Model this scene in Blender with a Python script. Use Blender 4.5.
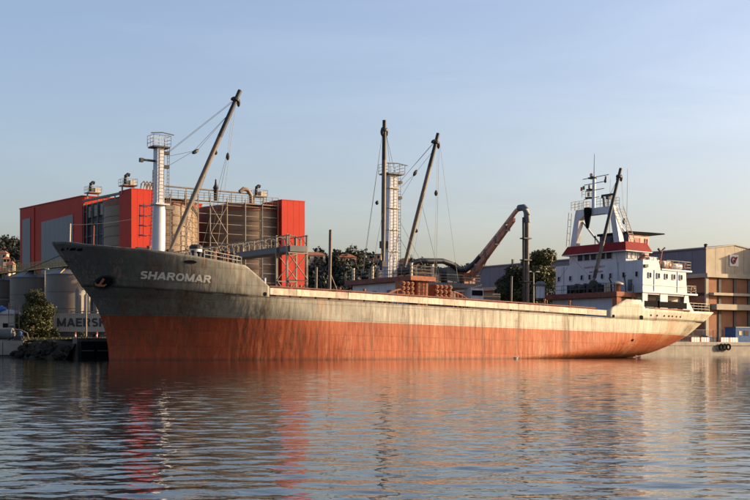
import bpy, math, random
import numpy as np
from mathutils import Vector, Matrix
random.seed(7); np.random.seed(7)
for o in list(bpy.data.objects): bpy.data.objects.remove(o, do_unlink=True)
scene = bpy.context.scene
col = scene.collection
R = math.radians
def lerp(a, b, k): return a+(b-a)*k

# ------------------------------------------------------------------ camera
cam = bpy.data.cameras.new('camera'); camo = bpy.data.objects.new('camera', cam); col.objects.link(camo)
cam.sensor_width = 36.0; cam.lens = 60.0; cam.clip_start = 0.5; cam.clip_end = 20000
camo.location = (0, 0, 1.2); camo.rotation_euler = (R(90), 0, 0)
cam.shift_y = 98.5/750.0
scene.camera = camo
scene.render.resolution_x = 1024; scene.render.resolution_y = 683

# ------------------------------------------------------------------ sky and sun
SUN_AZ, SUN_EL = 11.0, 14.0          # degrees from +X towards +Y, and above the horizon
world = bpy.data.worlds.new('World'); scene.world = world; world.use_nodes = True
wn = world.node_tree.nodes; wl = world.node_tree.links
bg = wn['Background']; sky = wn.new('ShaderNodeTexSky'); sky.sky_type = 'NISHITA'
sky.sun_disc = False; sky.sun_elevation = R(SUN_EL); sky.sun_rotation = R(90 - SUN_AZ)
sky.altitude = 0; sky.air_density = 1.0; sky.dust_density = 3.5; sky.ozone_density = 1.5
tint = wn.new('ShaderNodeMix'); tint.data_type = 'RGBA'; tint.blend_type = 'MULTIPLY'; tint.inputs['Factor'].default_value = 1.0
tint.inputs['B'].default_value = (1.0, 0.945, 1.03, 1)          # the photograph's white balance
hs = wn.new('ShaderNodeHueSaturation'); hs.inputs['Saturation'].default_value = 1.0
wl.new(sky.outputs[0], tint.inputs['A']); wl.new(tint.outputs['Result'], hs.inputs['Color'])
wtc = wn.new('ShaderNodeTexCoord'); wmp = wn.new('ShaderNodeMapping'); wmp.inputs['Scale'].default_value = (1.2, 1.2, 7.0); wmp.inputs['Rotation'].default_value = (R(6), R(9), 0)
wnz = wn.new('ShaderNodeTexNoise'); wnz.inputs['Scale'].default_value = 2.2; wnz.inputs['Detail'].default_value = 7; wnz.inputs['Roughness'].default_value = 0.6; wnz.inputs['Distortion'].default_value = 0.6
wrp = wn.new('ShaderNodeValToRGB'); wrp.color_ramp.elements[0].position = 0.48; wrp.color_ramp.elements[1].position = 0.78; wrp.color_ramp.elements[0].color = (1, 1, 1, 1); wrp.color_ramp.elements[1].color = (1.13, 1.11, 1.07, 1)
wmx = wn.new('ShaderNodeMix'); wmx.data_type = 'RGBA'; wmx.blend_type = 'MULTIPLY'; wmx.inputs['Factor'].default_value = 1.0   # thin high haze
wl.new(wtc.outputs['Generated'], wmp.inputs['Vector']); wl.new(wmp.outputs[0], wnz.inputs['Vector']); wl.new(wnz.outputs['Fac'], wrp.inputs['Fac'])
wl.new(hs.outputs[0], wmx.inputs['A']); wl.new(wrp.outputs['Color'], wmx.inputs['B']); wl.new(wmx.outputs['Result'], bg.inputs[0]); bg.inputs[1].default_value = 0.14
sl = bpy.data.lights.new('sun', 'SUN'); sl.energy = 5.0; sl.angle = R(0.5); sl.color = (1.0, 0.74, 0.45)
so = bpy.data.objects.new('sun', sl); col.objects.link(so)
sd = Vector((math.cos(R(SUN_AZ))*math.cos(R(SUN_EL)), math.sin(R(SUN_AZ))*math.cos(R(SUN_EL)), math.sin(R(SUN_EL))))
so.rotation_euler = sd.to_track_quat('Z', 'Y').to_euler(); so.location = sd*300
scene.view_settings.view_transform = 'Standard'; scene.view_settings.look = 'None'
scene.view_settings.exposure = 0.88; scene.view_settings.gamma = 1.0; scene.view_settings.use_curve_mapping = False

# ------------------------------------------------------------------ materials
M = {}
AK = 0.70        # scales base colours down to deepen the shaded sides
def mat(name, c, rough=0.6, var=0.18, scale=1.5, streak=0.0, stain=None, metal=0.0, bump=0.0, bscale=20.0, spec=0.4, coat=None):
    m = bpy.data.materials.new(name); m.use_nodes = True
    nt = m.node_tree; n = nt.nodes; L = nt.links; b = n['Principled BSDF']
    b.inputs['Roughness'].default_value = rough; b.inputs['Metallic'].default_value = metal
    b.inputs['Specular IOR Level'].default_value = spec
    tc = n.new('ShaderNodeTexCoord')
    nz = n.new('ShaderNodeTexNoise'); nz.inputs['Scale'].default_value = scale; nz.inputs['Detail'].default_value = 6
    L.new(tc.outputs['Object'], nz.inputs['Vector'])
    rp = n.new('ShaderNodeValToRGB'); rp.color_ramp.elements[0].position = 0.3; rp.color_ramp.elements[1].position = 0.7
    c = [x*AK for x in c]; lo = [x*(1-var) for x in c]; hi = [min(1, x*(1+var)) for x in c]
    rp.color_ramp.elements[0].color = (*lo, 1); rp.color_ramp.elements[1].color = (*hi, 1)
    L.new(nz.outputs['Fac'], rp.inputs['Fac']); out = rp.outputs['Color']
    if streak > 0:
        mp = n.new('ShaderNodeMapping'); mp.inputs['Scale'].default_value = (1.6, 1.6, 0.09)
        L.new(tc.outputs['Object'], mp.inputs['Vector'])
        n2 = n.new('ShaderNodeTexNoise'); n2.inputs['Scale'].default_value = 1.6; n2.inputs['Detail'].default_value = 8; n2.inputs['Roughness'].default_value = 0.7
        L.new(mp.outputs['Vector'], n2.inputs['Vector'])
        r2 = n.new('ShaderNodeValToRGB'); r2.color_ramp.elements[0].position = 0.52; r2.color_ramp.elements[1].position = 0.72
        r2.color_ramp.elements[0].color = (0, 0, 0, 1); r2.color_ramp.elements[1].color = (streak, streak, streak, 1)
        L.new(n2.outputs['Fac'], r2.inputs['Fac'])
        mx = n.new('ShaderNodeMix'); mx.data_type = 'RGBA'
        L.new(r2.outputs['Color'], mx.inputs['Factor']); L.new(out, mx.inputs['A'])
        mx.inputs['B'].default_value = (*[x*AK for x in (stain or (0.12, 0.055, 0.03))], 1); out = mx.outputs['Result']
    L.new(out, b.inputs['Base Color'])
    if bump > 0:
        n3 = n.new('ShaderNodeTexNoise'); n3.inputs['Scale'].default_value = bscale; n3.inputs['Detail'].default_value = 4
        L.new(tc.outputs['Object'], n3.inputs['Vector'])
        bp = n.new('ShaderNodeBump'); bp.inputs['Strength'].default_value = bump; bp.inputs['Distance'].default_value = 0.05
        L.new(n3.outputs['Fac'], bp.inputs['Height']); L.new(bp.outputs['Normal'], b.inputs['Normal'])
    M[name] = m; return m

mat('white_paint', (0.68, 0.70, 0.755), 0.5, 0.08, 0.8, 0.55, (0.42, 0.30, 0.18), bump=0.05, bscale=3)
mat('cream_paint', (0.66, 0.58, 0.44), 0.55, 0.12, 1.2, 0.5, (0.35, 0.2, 0.1))
mat('rust_red', (0.27, 0.085, 0.055), 0.75, 0.3, 2.0, 0.4, (0.10, 0.04, 0.03), bump=0.2)
mat('rust_orange', (0.42, 0.15, 0.07), 0.8, 0.3, 3.0, 0.3, (0.16, 0.06, 0.03), bump=0.2)
mat('visor_red', (0.30, 0.024, 0.022), 0.65, 0.15, 1.0, 0.35, (0.20, 0.05, 0.04), spec=0.12)
mat('dark_steel', (0.035, 0.033, 0.032), 0.6, 0.3, 2.0)
mat('boom_paint', (0.17, 0.13, 0.095), 0.6, 0.25, 1.5, 0.4, (0.07, 0.04, 0.03))
mat('black_rubber', (0.012, 0.012, 0.013), 0.9, 0.2, spec=0.08)
mat('wire', (0.12, 0.115, 0.11), 0.5, 0.1)
mat('deck_paint', (0.12, 0.06, 0.045), 0.8, 0.3)
mat('window_dark', (0.008, 0.009, 0.012), 0.25, 0.2, spec=0.12)
mat('red_cladding', (0.58, 0.034, 0.012), 0.65, 0.08, 0.3, 0.3, (0.42, 0.05, 0.03), spec=0.2)
mat('grey_cladding', (0.15, 0.16, 0.18), 0.5, 0.06, 0.3)
mat('silo_brown', (0.27, 0.185, 0.12), 0.6, 0.1, 0.4, 0.35, (0.22, 0.14, 0.09))
mat('silo_rim', (0.30, 0.12, 0.07), 0.7, 0.2)
mat('galvanised', (0.27, 0.225, 0.17), 0.5, 0.15, 1.0, metal=0.2)
mat('steel_grey', (0.14, 0.145, 0.15), 0.55, 0.2, 1.0)
mat('tank_grey', (0.17, 0.145, 0.12), 0.5, 0.12, 0.8, 0.4, (0.24, 0.16, 0.10))
mat('tank_roof', (0.16, 0.17, 0.20), 0.45, 0.08, 0.5)
mat('yellow_rail', (0.52, 0.36, 0.13), 0.6, 0.2)
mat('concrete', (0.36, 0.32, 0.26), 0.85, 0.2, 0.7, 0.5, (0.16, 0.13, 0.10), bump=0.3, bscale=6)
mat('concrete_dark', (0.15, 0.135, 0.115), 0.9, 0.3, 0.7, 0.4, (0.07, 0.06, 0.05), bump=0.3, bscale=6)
mat('quay_ground', (0.12, 0.11, 0.09), 0.9, 0.25, 0.3)
mat('brick', (0.36, 0.155, 0.075), 0.85, 0.14, 0.6, 0.3, (0.22, 0.10, 0.06), bump=0.2, bscale=12)
mat('shed_metal', (0.17, 0.185, 0.215), 0.55, 0.1, 0.5, 0.35, (0.17, 0.17, 0.17))
mat('shed_concrete', (0.52, 0.44, 0.32), 0.8, 0.14, 0.5, 0.6, (0.27, 0.23, 0.18), bump=0.15)
mat('container_white', (0.44, 0.42, 0.36), 0.5, 0.08, 1.0, 0.35, (0.35, 0.28, 0.2))
mat('letter_black', (0.015, 0.015, 0.018), 0.9, 0.1, spec=0.03)
mat('weld_grey', (0.05, 0.052, 0.05), 0.8, 0.25, 3, spec=0.1)
mat('letter_grey', (0.05, 0.05, 0.055), 0.7, 0.2)
mat('letter_white', (0.78, 0.73, 0.62), 0.6, 0.08, 3)
mat('letter_red', (0.45, 0.10, 0.10), 0.6, 0.08, 3)
mat('sign_white', (0.75, 0.75, 0.75), 0.5, 0.04)
mat('blue_tarp', (0.06, 0.20, 0.60), 0.6, 0.15, 2)
mat('funnel_blue', (0.02, 0.03, 0.10), 0.5, 0.1)
mat('funnel_pink', (0.72, 0.44, 0.34), 0.6, 0.2, 2, 0.5, (0.4, 0.12, 0.09))
mat('boom_red', (0.50, 0.22, 0.14), 0.6, 0.25, 1.5, 0.4, (0.2, 0.09, 0.07))
mat('hose', (0.035, 0.037, 0.045), 0.45, 0.2)
mat('bark', (0.10, 0.07, 0.05), 0.9, 0.3, 3)
mat('red_plastic', (0.55, 0.05, 0.03), 0.5, 0.1)
mat('flag_green', (0.02, 0.25, 0.08), 0.7, 0.1)
mat('roof_tile', (0.38, 0.14, 0.07), 0.8, 0.2, 0.5)
mat('house_wall', (0.66, 0.50, 0.36), 0.8, 0.15, 0.2)
mat('house_wall_pink', (0.62, 0.36, 0.25), 0.8, 0.15, 0.2)
mat('blue_booth', (0.10, 0.16, 0.30), 0.85, 0.1, spec=0.05)
mat('rock', (0.04, 0.034, 0.024), 0.95, 0.35, 1.5, bump=0.4, bscale=5, spec=0.05)
mat('bird_white', (0.8, 0.78, 0.75), 0.7, 0.05)
mat('fence_grey', (0.22, 0.22, 0.21), 0.6, 0.1)
mat('glass_lamp', (0.7, 0.68, 0.6), 0.3, 0.05)

def leaf_mat(name, a, b_):
    m = bpy.data.materials.new(name); m.use_nodes = True; nt = m.node_tree; n = nt.nodes; L = nt.links; b = n['Principled BSDF']
    g = n.new('ShaderNodeNewGeometry'); rp = n.new('ShaderNodeValToRGB')
    rp.color_ramp.elements[0].color = (*a, 1); rp.color_ramp.elements[1].color = (*b_, 1)
    L.new(g.outputs['Random Per Island'], rp.inputs['Fac']); L.new(rp.outputs['Color'], b.inputs['Base Color'])
    b.inputs['Roughness'].default_value = 0.6; b.inputs['Specular IOR Level'].default_value = 0.3
    M[name] = m
leaf_mat('leaf', (0.022, 0.03, 0.008), (0.085, 0.08, 0.022))
leaf_mat('leaf_dark', (0.02, 0.026, 0.01), (0.055, 0.056, 0.022))
leaf_mat('leaf_wood', (0.02, 0.025, 0.013), (0.05, 0.05, 0.03))
leaf_mat('grass', (0.05, 0.06, 0.02), (0.14, 0.13, 0.05))

def hull_material():
    m = bpy.data.materials.new('hull_paint'); m.use_nodes = True; nt = m.node_tree; n = nt.nodes; L = nt.links; b = n['Principled BSDF']
    b.inputs['Roughness'].default_value = 0.62; b.inputs['Specular IOR Level'].default_value = 0.3
    tc = n.new('ShaderNodeTexCoord'); sp = n.new('ShaderNodeSeparateXYZ'); L.new(tc.outputs['Object'], sp.inputs[0])
    def noise(scale, sx, sy, sz, det=6, rough=0.6):
        mp = n.new('ShaderNodeMapping'); mp.inputs['Scale'].default_value = (sx, sy, sz); L.new(tc.outputs['Object'], mp.inputs['Vector'])
        t = n.new('ShaderNodeTexNoise'); t.inputs['Scale'].default_value = scale; t.inputs['Detail'].default_value = det; t.inputs['Roughness'].default_value = rough
        L.new(mp.outputs[0], t.inputs['Vector']); return t.outputs['Fac']
    def ramp(src, p0, p1, c0, c1):
        r = n.new('ShaderNodeValToRGB'); e = r.color_ramp.elements; e[0].position = p0; e[1].position = p1; e[0].color = (*c0, 1); e[1].color = (*c1, 1)
        L.new(src, r.inputs['Fac']); return r.outputs['Color']
    def mix(fac, a, bb):
        x = n.new('ShaderNodeMix'); x.data_type = 'RGBA'
        if isinstance(fac, float): x.inputs['Factor'].default_value = fac
        else: L.new(fac, x.inputs['Factor'])
        for k, v in (('A', a), ('B', bb)):
            if isinstance(v, tuple): x.inputs[k].default_value = (*v, 1)
            else: L.new(v, x.inputs[k])
        return x.outputs['Result']
    def math_(op, a, bb):
        x = n.new('ShaderNodeMath'); x.operation = op
        for k, v in ((0, a), (1, bb)):
            if isinstance(v, (int, float)): x.inputs[k].default_value = v
            else: L.new(v, x.inputs[k])
        return x.outputs[0]
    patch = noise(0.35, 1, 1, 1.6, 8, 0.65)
    # grey topside: fresher coat forward, faded aft; bow shade and stern sunlight painted in
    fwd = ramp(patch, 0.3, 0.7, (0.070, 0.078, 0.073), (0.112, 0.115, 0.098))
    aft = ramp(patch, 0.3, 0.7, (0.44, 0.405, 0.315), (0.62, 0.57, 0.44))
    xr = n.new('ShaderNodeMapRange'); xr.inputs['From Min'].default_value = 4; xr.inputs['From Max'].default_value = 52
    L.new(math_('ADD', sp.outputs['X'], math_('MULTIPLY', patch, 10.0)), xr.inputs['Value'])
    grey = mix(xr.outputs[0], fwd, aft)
    # red boot topping
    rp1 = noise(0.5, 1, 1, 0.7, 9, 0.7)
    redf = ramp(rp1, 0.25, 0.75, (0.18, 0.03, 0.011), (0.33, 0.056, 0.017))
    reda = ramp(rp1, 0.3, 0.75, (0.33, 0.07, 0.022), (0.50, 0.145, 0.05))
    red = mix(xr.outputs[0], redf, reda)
    fade = ramp(noise(1.1, 1.3, 1.3, 0.35, 8, 0.75), 0.55, 0.78, (0, 0, 0), (0.55, 0.55, 0.55))
    red = mix(fade, red, (0.42, 0.17, 0.075))
    dark = ramp(noise(0.8, 0.6, 1, 1.5, 8, 0.7), 0.58, 0.72, (0, 0, 0), (0.6, 0.6, 0.6))
    red = mix(dark, red, (0.06, 0.026, 0.02))
    # paint line
    zz = math_('ADD', sp.outputs['Z'], math_('MULTIPLY', math_('SUBTRACT', noise(0.8, 1, 1, 1), 0.5), 0.12))
    st = n.new('ShaderNodeMapRange'); st.inputs['From Min'].default_value = 4.47; st.inputs['From Max'].default_value = 4.53; L.new(zz, st.inputs['Value'])
    base = mix(st.outputs[0], red, grey)
    # rust and dirt streaks running down the plating
    def streaks(base, sx, sz, p0, p1, amt, colr, sc=1.0):
        f = ramp(noise(sc, sx, sx, sz, 10, 0.72), p0, p1, (0, 0, 0), (amt, amt, amt)); return mix(f, base, colr)
    clus = noise(0.22, 1, 1, 0.3, 4, 0.5)
    def streaks2(base, sx, sz, p0, p1, amt, colr, shift):
        f = math_('ADD', noise(1.0, sx, sx, sz, 10, 0.72), math_('MULTIPLY', math_('SUBTRACT', clus, 0.5), shift))
        return mix(ramp(f, p0, p1, (0, 0, 0), (amt, amt, amt)), base, colr)
    base = streaks2(base, 1.5, 0.12, 0.54, 0.72, 0.7, (0.13, 0.055, 0.025), 0.7)
    base = streaks2(base, 4.5, 0.26, 0.60, 0.72, 0.55, (0.10, 0.05, 0.028), 1.0)
    base = streaks2(base, 3.3, 0.34, 0.57, 0.70, 0.45, (0.46, 0.25, 0.135), -0.9)
    base = streaks2(base, 7.0, 0.75, 0.63, 0.74, 0.4, (0.55, 0.36, 0.22), -0.9)
    # scuffs along the side from fenders and quay walls
    base = streaks(base, 0.22, 1.3, 0.60, 0.70, 0.5, (0.07, 0.04, 0.025), 1.2)
    spots = ramp(noise(3.2, 1, 1, 1, 10, 0.75), 0.59, 0.68, (0, 0, 0), (0.5, 0.5, 0.5)); base = mix(spots, base, (0.10, 0.04, 0.022))
    # plate seams stained darker
    sea = n.new('ShaderNodeTexBrick'); sea.inputs['Scale'].default_value = 1.0; sea.inputs['Brick Width'].default_value = 5.5; sea.inputs['Row Height'].default_value = 1.55; sea.inputs['Mortar Size'].default_value = 0.02
    sea.inputs['Color1'].default_value = (1, 1, 1, 1); sea.inputs['Color2'].default_value = (0.86, 0.84, 0.82, 1); sea.inputs['Mortar'].default_value = (0.5, 0.45, 0.4, 1)
    cb0 = n.new('ShaderNodeCombineXYZ'); L.new(sp.outputs['X'], cb0.inputs[0]); L.new(sp.outputs['Z'], cb0.inputs[1]); L.new(cb0.outputs[0], sea.inputs['Vector'])
    mu = n.new('ShaderNodeMix'); mu.data_type = 'RGBA'; mu.blend_type = 'MULTIPLY'; mu.inputs['Factor'].default_value = 0.7; L.new(base, mu.inputs['A']); L.new(sea.outputs['Color'], mu.inputs['B']); base = mu.outputs['Result']
    # scum line at the water: local z of the surface depends on trim
    zw = math_('SUBTRACT', sp.outputs['Z'], math_('MULTIPLY', sp.outputs['X'], 0.02094))
    wlv = n.new('ShaderNodeMapRange'); wlv.inputs['From Min'].default_value = 0.12; wlv.inputs['From Max'].default_value = 0.5
    wlv.inputs['To Min'].default_value = 0.75; wlv.inputs['To Max'].default_value = 0.0
    L.new(math_('ADD', zw, math_('MULTIPLY', noise(1.5, 1, 1, 1), 0.3)), wlv.inputs['Value'])
    base = mix(wlv.outputs[0], base, (0.07, 0.045, 0.03))
    L.new(base, b.inputs['Base Color'])
    # plating: welded seams and dents between frames
    fr = math_('ABSOLUTE', math_('SINE', math_('MULTIPLY', sp.outputs['X'], 4.4), 0.0), 0.0)
    dent = math_('ADD', math_('MULTIPLY', math_('MULTIPLY', fr, noise(0.6, 1, 1, 1, 2)), 0.12), math_('MULTIPLY', noise(0.9, 1.6, 1.0, 0.4, 2), 0.6))
    fine = noise(9, 1, 1, 1, 5)
    seam = n.new('ShaderNodeTexBrick'); seam.inputs['Scale'].default_value = 1.0; seam.inputs['Brick Width'].default_value = 5.5; seam.inputs['Row Height'].default_value = 1.55
    seam.inputs['Mortar Size'].default_value = 0.018; seam.inputs['Color1'].default_value = (1, 1, 1, 1); seam.inputs['Color2'].default_value = (1, 1, 1, 1); seam.inputs['Mortar'].default_value = (0, 0, 0, 1)
    cb = n.new('ShaderNodeCombineXYZ'); L.new(sp.outputs['X'], cb.inputs[0]); L.new(sp.outputs['Z'], cb.inputs[1]); L.new(cb.outputs[0], seam.inputs['Vector'])
    hsum = math_('ADD', math_('ADD', dent, math_('MULTIPLY', fine, 0.05)), math_('MULTIPLY', seam.outputs['Fac'], 0.12))
    bp = n.new('ShaderNodeBump'); bp.inputs['Strength'].default_value = 0.8; bp.inputs['Distance'].default_value = 0.13
    L.new(hsum, bp.inputs['Height']); L.new(bp.outputs['Normal'], b.inputs['Normal'])
    M['hull_paint'] = m
hull_material()

def bulwark_material():
    m = mat('bulwark_paint', (0.98, 0.84, 0.64), 0.6, 0.25, 1.6, 0.85, (0.30, 0.14, 0.06), bump=0.25, bscale=4)
    nt = m.node_tree; n = nt.nodes; L = nt.links
    oi = n.new('ShaderNodeObjectInfo'); b = n['Principled BSDF']; src = b.inputs['Base Color'].links[0].from_socket
    rp = n.new('ShaderNodeValToRGB'); rp.color_ramp.elements[0].color = (0.62, 0.6, 0.58, 1); rp.color_ramp.elements[1].color = (1, 1, 1, 1)
    L.new(oi.outputs['Random'], rp.inputs['Fac'])
    x = n.new('ShaderNodeMix'); x.data_type = 'RGBA'; x.blend_type = 'MULTIPLY'; x.inputs['Factor'].default_value = 1
    L.new(src, x.inputs['A']); L.new(rp.outputs['Color'], x.inputs['B']); L.new(x.outputs['Result'], b.inputs['Base Color'])
    # each plate is a copy: vary the noise by the object's random value
    for nd in n:
        if nd.type == 'TEX_NOISE':
            nd.noise_dimensions = '4D'
            mm = n.new('ShaderNodeMath'); mm.operation = 'MULTIPLY'; mm.inputs[1].default_value = 37.0
            L.new(oi.outputs['Random'], mm.inputs[0]); L.new(mm.outputs[0], nd.inputs['W'])
bulwark_material()

def water_material():
    m = bpy.data.materials.new('harbour_water'); m.use_nodes = True; nt = m.node_tree; n = nt.nodes; L = nt.links; b = n['Principled BSDF']
    b.inputs['Base Color'].default_value = (0.008, 0.012, 0.013, 1); b.inputs['Roughness'].default_value = 0.02
    b.inputs['IOR'].default_value = 1.333; b.inputs['Specular IOR Level'].default_value = 0.5
    tc = n.new('ShaderNodeTexCoord')
    def nz(scale, sx, sy, det):
        mp = n.new('ShaderNodeMapping'); mp.inputs['Scale'].default_value = (sx, sy, 1); L.new(tc.outputs['Object'], mp.inputs['Vector'])
        t = n.new('ShaderNodeTexNoise'); t.inputs['Scale'].default_value = scale; t.inputs['Detail'].default_value = det; t.inputs['Roughness'].default_value = 0.5
        L.new(mp.outputs[0], t.inputs['Vector']); return t.outputs['Fac']
    a = n.new('ShaderNodeMath'); a.operation = 'MULTIPLY_ADD'
    L.new(nz(1.1, 0.7, 1.3, 3), a.inputs[0]); a.inputs[1].default_value = 1.3; L.new(nz(3.4, 0.7, 1.3, 3), a.inputs[2])
    bp = n.new('ShaderNodeBump'); bp.inputs['Strength'].default_value = 0.21; bp.inputs['Distance'].default_value = 0.05
    L.new(a.outputs[0], bp.inputs['Height']); L.new(bp.outputs['Normal'], b.inputs['Normal'])
    M['water'] = m
water_material()

# ------------------------------------------------------------------ helpers
TH = R(34); TRIM = R(1.2)
ORG = Vector((-26.5, 125.0, 0.0))
def site(s, t, z=0.0):
    return Vector((ORG.x + s*math.cos(TH) - t*math.sin(TH), ORG.y + s*math.sin(TH) + t*math.cos(TH), z))

class MB:
    """collects shapes of ONE part"""
    def __init__(self): self.v = []; self.f = []
    def add(self, vs, fs):
        o = len(self.v); self.v += [tuple(p) for p in vs]; self.f += [tuple(i+o for i in f) for f in fs]; return self
    def box(self, x0, x1, y0, y1, z0, z1):
        vs = [(x, y, z) for z in (z0, z1) for y in (y0, y1) for x in (x0, x1)]
        return self.add(vs, [(0, 2, 3, 1), (4, 5, 7, 6), (0, 1, 5, 4), (2, 6, 7, 3), (0, 4, 6, 2), (1, 3, 7, 5)])
    def hexa(self, bot, top):            # 4 bottom + 4 top points, same winding
        n = len(bot); fs = [tuple(range(n))[::-1], tuple(range(n, 2*n))] + [(i, (i+1) % n, n+(i+1) % n, n+i) for i in range(n)]
        return self.add(list(bot)+list(top), fs)
    def tube(self, p, q, r0, r1=None, n=8, cap=True):
        p = Vector(p); q = Vector(q); r1 = r0 if r1 is None else r1; d = (q-p).normalized()
        u = d.cross(Vector((0, 0, 1)));
        if u.length < 1e-4: u = Vector((1, 0, 0))
        u.normalize(); w = d.cross(u); vs = []
        for c, r in ((p, r0), (q, r1)):
            for k in range(n):
                a = 2*math.pi*k/n; vs.append(c+u*(r*math.cos(a))+w*(r*math.sin(a)))
        fs = [(k, (k+1) % n, n+(k+1) % n, n+k) for k in range(n)]
        if cap: fs += [tuple(range(n))[::-1], tuple(range(n, 2*n))]
        return self.add(vs, fs)
    def beam(self, p, q, w, h):
        p = Vector(p); q = Vector(q); d = (q-p).normalized(); u = d.cross(Vector((0, 0, 1)))
        if u.length < 1e-4: u = Vector((1, 0, 0))
        u.normalize(); v = u.cross(d); vs = []
        for c in (p, q):
            for a, b in ((-1, -1), (1, -1), (1, 1), (-1, 1)): vs.append(c+u*(a*w/2)+v*(b*h/2))
        return self.add(vs, [(3, 2, 1, 0), (4, 5, 6, 7), (0, 1, 5, 4), (1, 2, 6, 5), (2, 3, 7, 6), (3, 0, 4, 7)])
    def path(self, pts, r, n=8):
        pts = [Vector(p) for p in pts]; vs = []; N = len(pts); rs = r if isinstance(r, (list, tuple)) else [r]*N
        up = Vector((0.3, 0.2, 1)).normalized()
        for i, p in enumerate(pts):
            d = (pts[min(i+1, N-1)]-pts[max(i-1, 0)]).normalized(); u = d.cross(up)
            if u.length < 1e-3: u = d.cross(Vector((1, 0, 0)))
            u.normalize(); w = d.cross(u)
            for k in range(n):
                a = 2*math.pi*k/n; vs.append(p+u*(rs[i]*math.cos(a))+w*(rs[i]*math.sin(a)))
        fs = [(i*n+k, i*n+(k+1) % n, (i+1)*n+(k+1) % n, (i+1)*n+k) for i in range(N-1) for k in range(n)]
        fs += [tuple(range(n))[::-1], tuple(range((N-1)*n, N*n))]
        return self.add(vs, fs)
    def lathe(self, prof, cx=0, cy=0, n=16, a0=0.0):
        vs = []; N = len(prof)
        for r, z in prof:
            for k in range(n):
                a = a0+2*math.pi*k/n; vs.append((cx+r*math.cos(a), cy+r*math.sin(a), z))
        fs = [(i*n+k, i*n+(k+1) % n, (i+1)*n+(k+1) % n, (i+1)*n+k) for i in range(N-1) for k in range(n)]
        fs += [tuple(range(n))[::-1], tuple(range((N-1)*n, N*n))]
        return self.add(vs, fs)
    def prism(self, pts, axis, a, b):   # polygon pts (2D) extruded along axis 'x','y','z' from a to b
        def P(u, v, w): return {'x': (w, u, v), 'y': (u, w, v), 'z': (u, v, w)}[axis]
        n = len(pts); vs = [P(u, v, a) for u, v in pts]+[P(u, v, b) for u, v in pts]
        return self.add(vs, [tuple(range(n))[::-1], tuple(range(n, 2*n))]+[(i, (i+1) % n, n+(i+1) % n, n+i) for i in range(n)])
    def mesh(self, name, m, smooth=False, base=None):
        me = bpy.data.meshes.new(name)
        v = self.v if base is None else [(p[0]-base[0], p[1]-base[1], p[2]-base[2]) for p in self.v]
        me.from_pydata(v, [], self.f); me.materials.append(M[m]); me.validate(); fix_normals(me)
        if smooth:
            me.polygons.foreach_set('use_smooth', [True]*len(me.polygons)); 
            try: me.set_sharp_from_angle(angle=R(40))
            except Exception: pass
        me.update(); return me
    def build(self, name, m, parent=None, smooth=False):
        base = tuple(parent.get('_b', (0, 0, 0))) if parent is not None else None
        me = self.mesh(name, m, smooth, base); o = bpy.data.objects.new(name, me); col.objects.link(o)
        if parent is not None:
            o.parent = parent
            if '_b' in parent: o['_b'] = list(base)
        return o
import bmesh
def fix_normals(me):
    bm = bmesh.new(); bm.from_mesh(me); bmesh.ops.recalc_face_normals(bm, faces=bm.faces); bm.to_mesh(me); bm.free()

def tag(o, label, cat, group=None):
    o['label'] = label; o['category'] = cat
    if group: o['group'] = group
    return o
def thing(name, label, cat, base, group=None, rot=TH):
    """Empty at the thing's base; parts are written in site coordinates (metres along / across the quay)"""
    o = bpy.data.objects.new(name, None); col.objects.link(o)
    o.location = site(*base); o.rotation_euler = (0, 0, rot); o['_b'] = list(base)
    return tag(o, label, cat, group)
def wthing(name, label, cat, loc, group=None, rot=0.0):
    """Empty at world position, parts in local coordinates"""
    o = bpy.data.objects.new(name, None); col.objects.link(o)
    o.location = loc; o.rotation_euler = (0, 0, rot); o['_b'] = [0, 0, 0]
    return tag(o, label, cat, group)
def inst(me, name, parent, loc, rot=(0, 0, 0), scale=(1, 1, 1)):
    o = bpy.data.objects.new(name, me); col.objects.link(o); o.parent = parent
    b = parent.get('_b', (0, 0, 0)); o.location = (loc[0]-b[0], loc[1]-b[1], loc[2]-b[2]); o.rotation_euler = rot; o.scale = scale
    o['_b'] = [0, 0, 0]
    return o
def struct(o): o['kind'] = 'structure'; return o
def text_geo(body, size, offset=0.0, extrude=0.0, spacing=1.0):
    cu = bpy.data.curves.new('t', 'FONT'); cu.body = body; cu.size = size; cu.offset = offset; cu.extrude = extrude; cu.space_character = spacing
    cu.resolution_u = 3
    ob = bpy.data.objects.new('t', cu); col.objects.link(ob); dg = bpy.context.evaluated_depsgraph_get(); dg.update()
    me = bpy.data.meshes.new_from_object(ob.evaluated_get(dg)); bpy.data.objects.remove(ob)
    vs = [tuple(v.co) for v in me.vertices]; fs = [tuple(p.vertices) for p in me.polygons]
    bpy.data.meshes.remove(me); return vs, fs
def arc(cx, cy, rx, ry, a0, a1, n=10): return [(cx+rx*math.cos(R(lerp(a0, a1, k/n))), cy+ry*math.sin(R(lerp(a0, a1, k/n)))) for k in range(n+1)]
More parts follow.
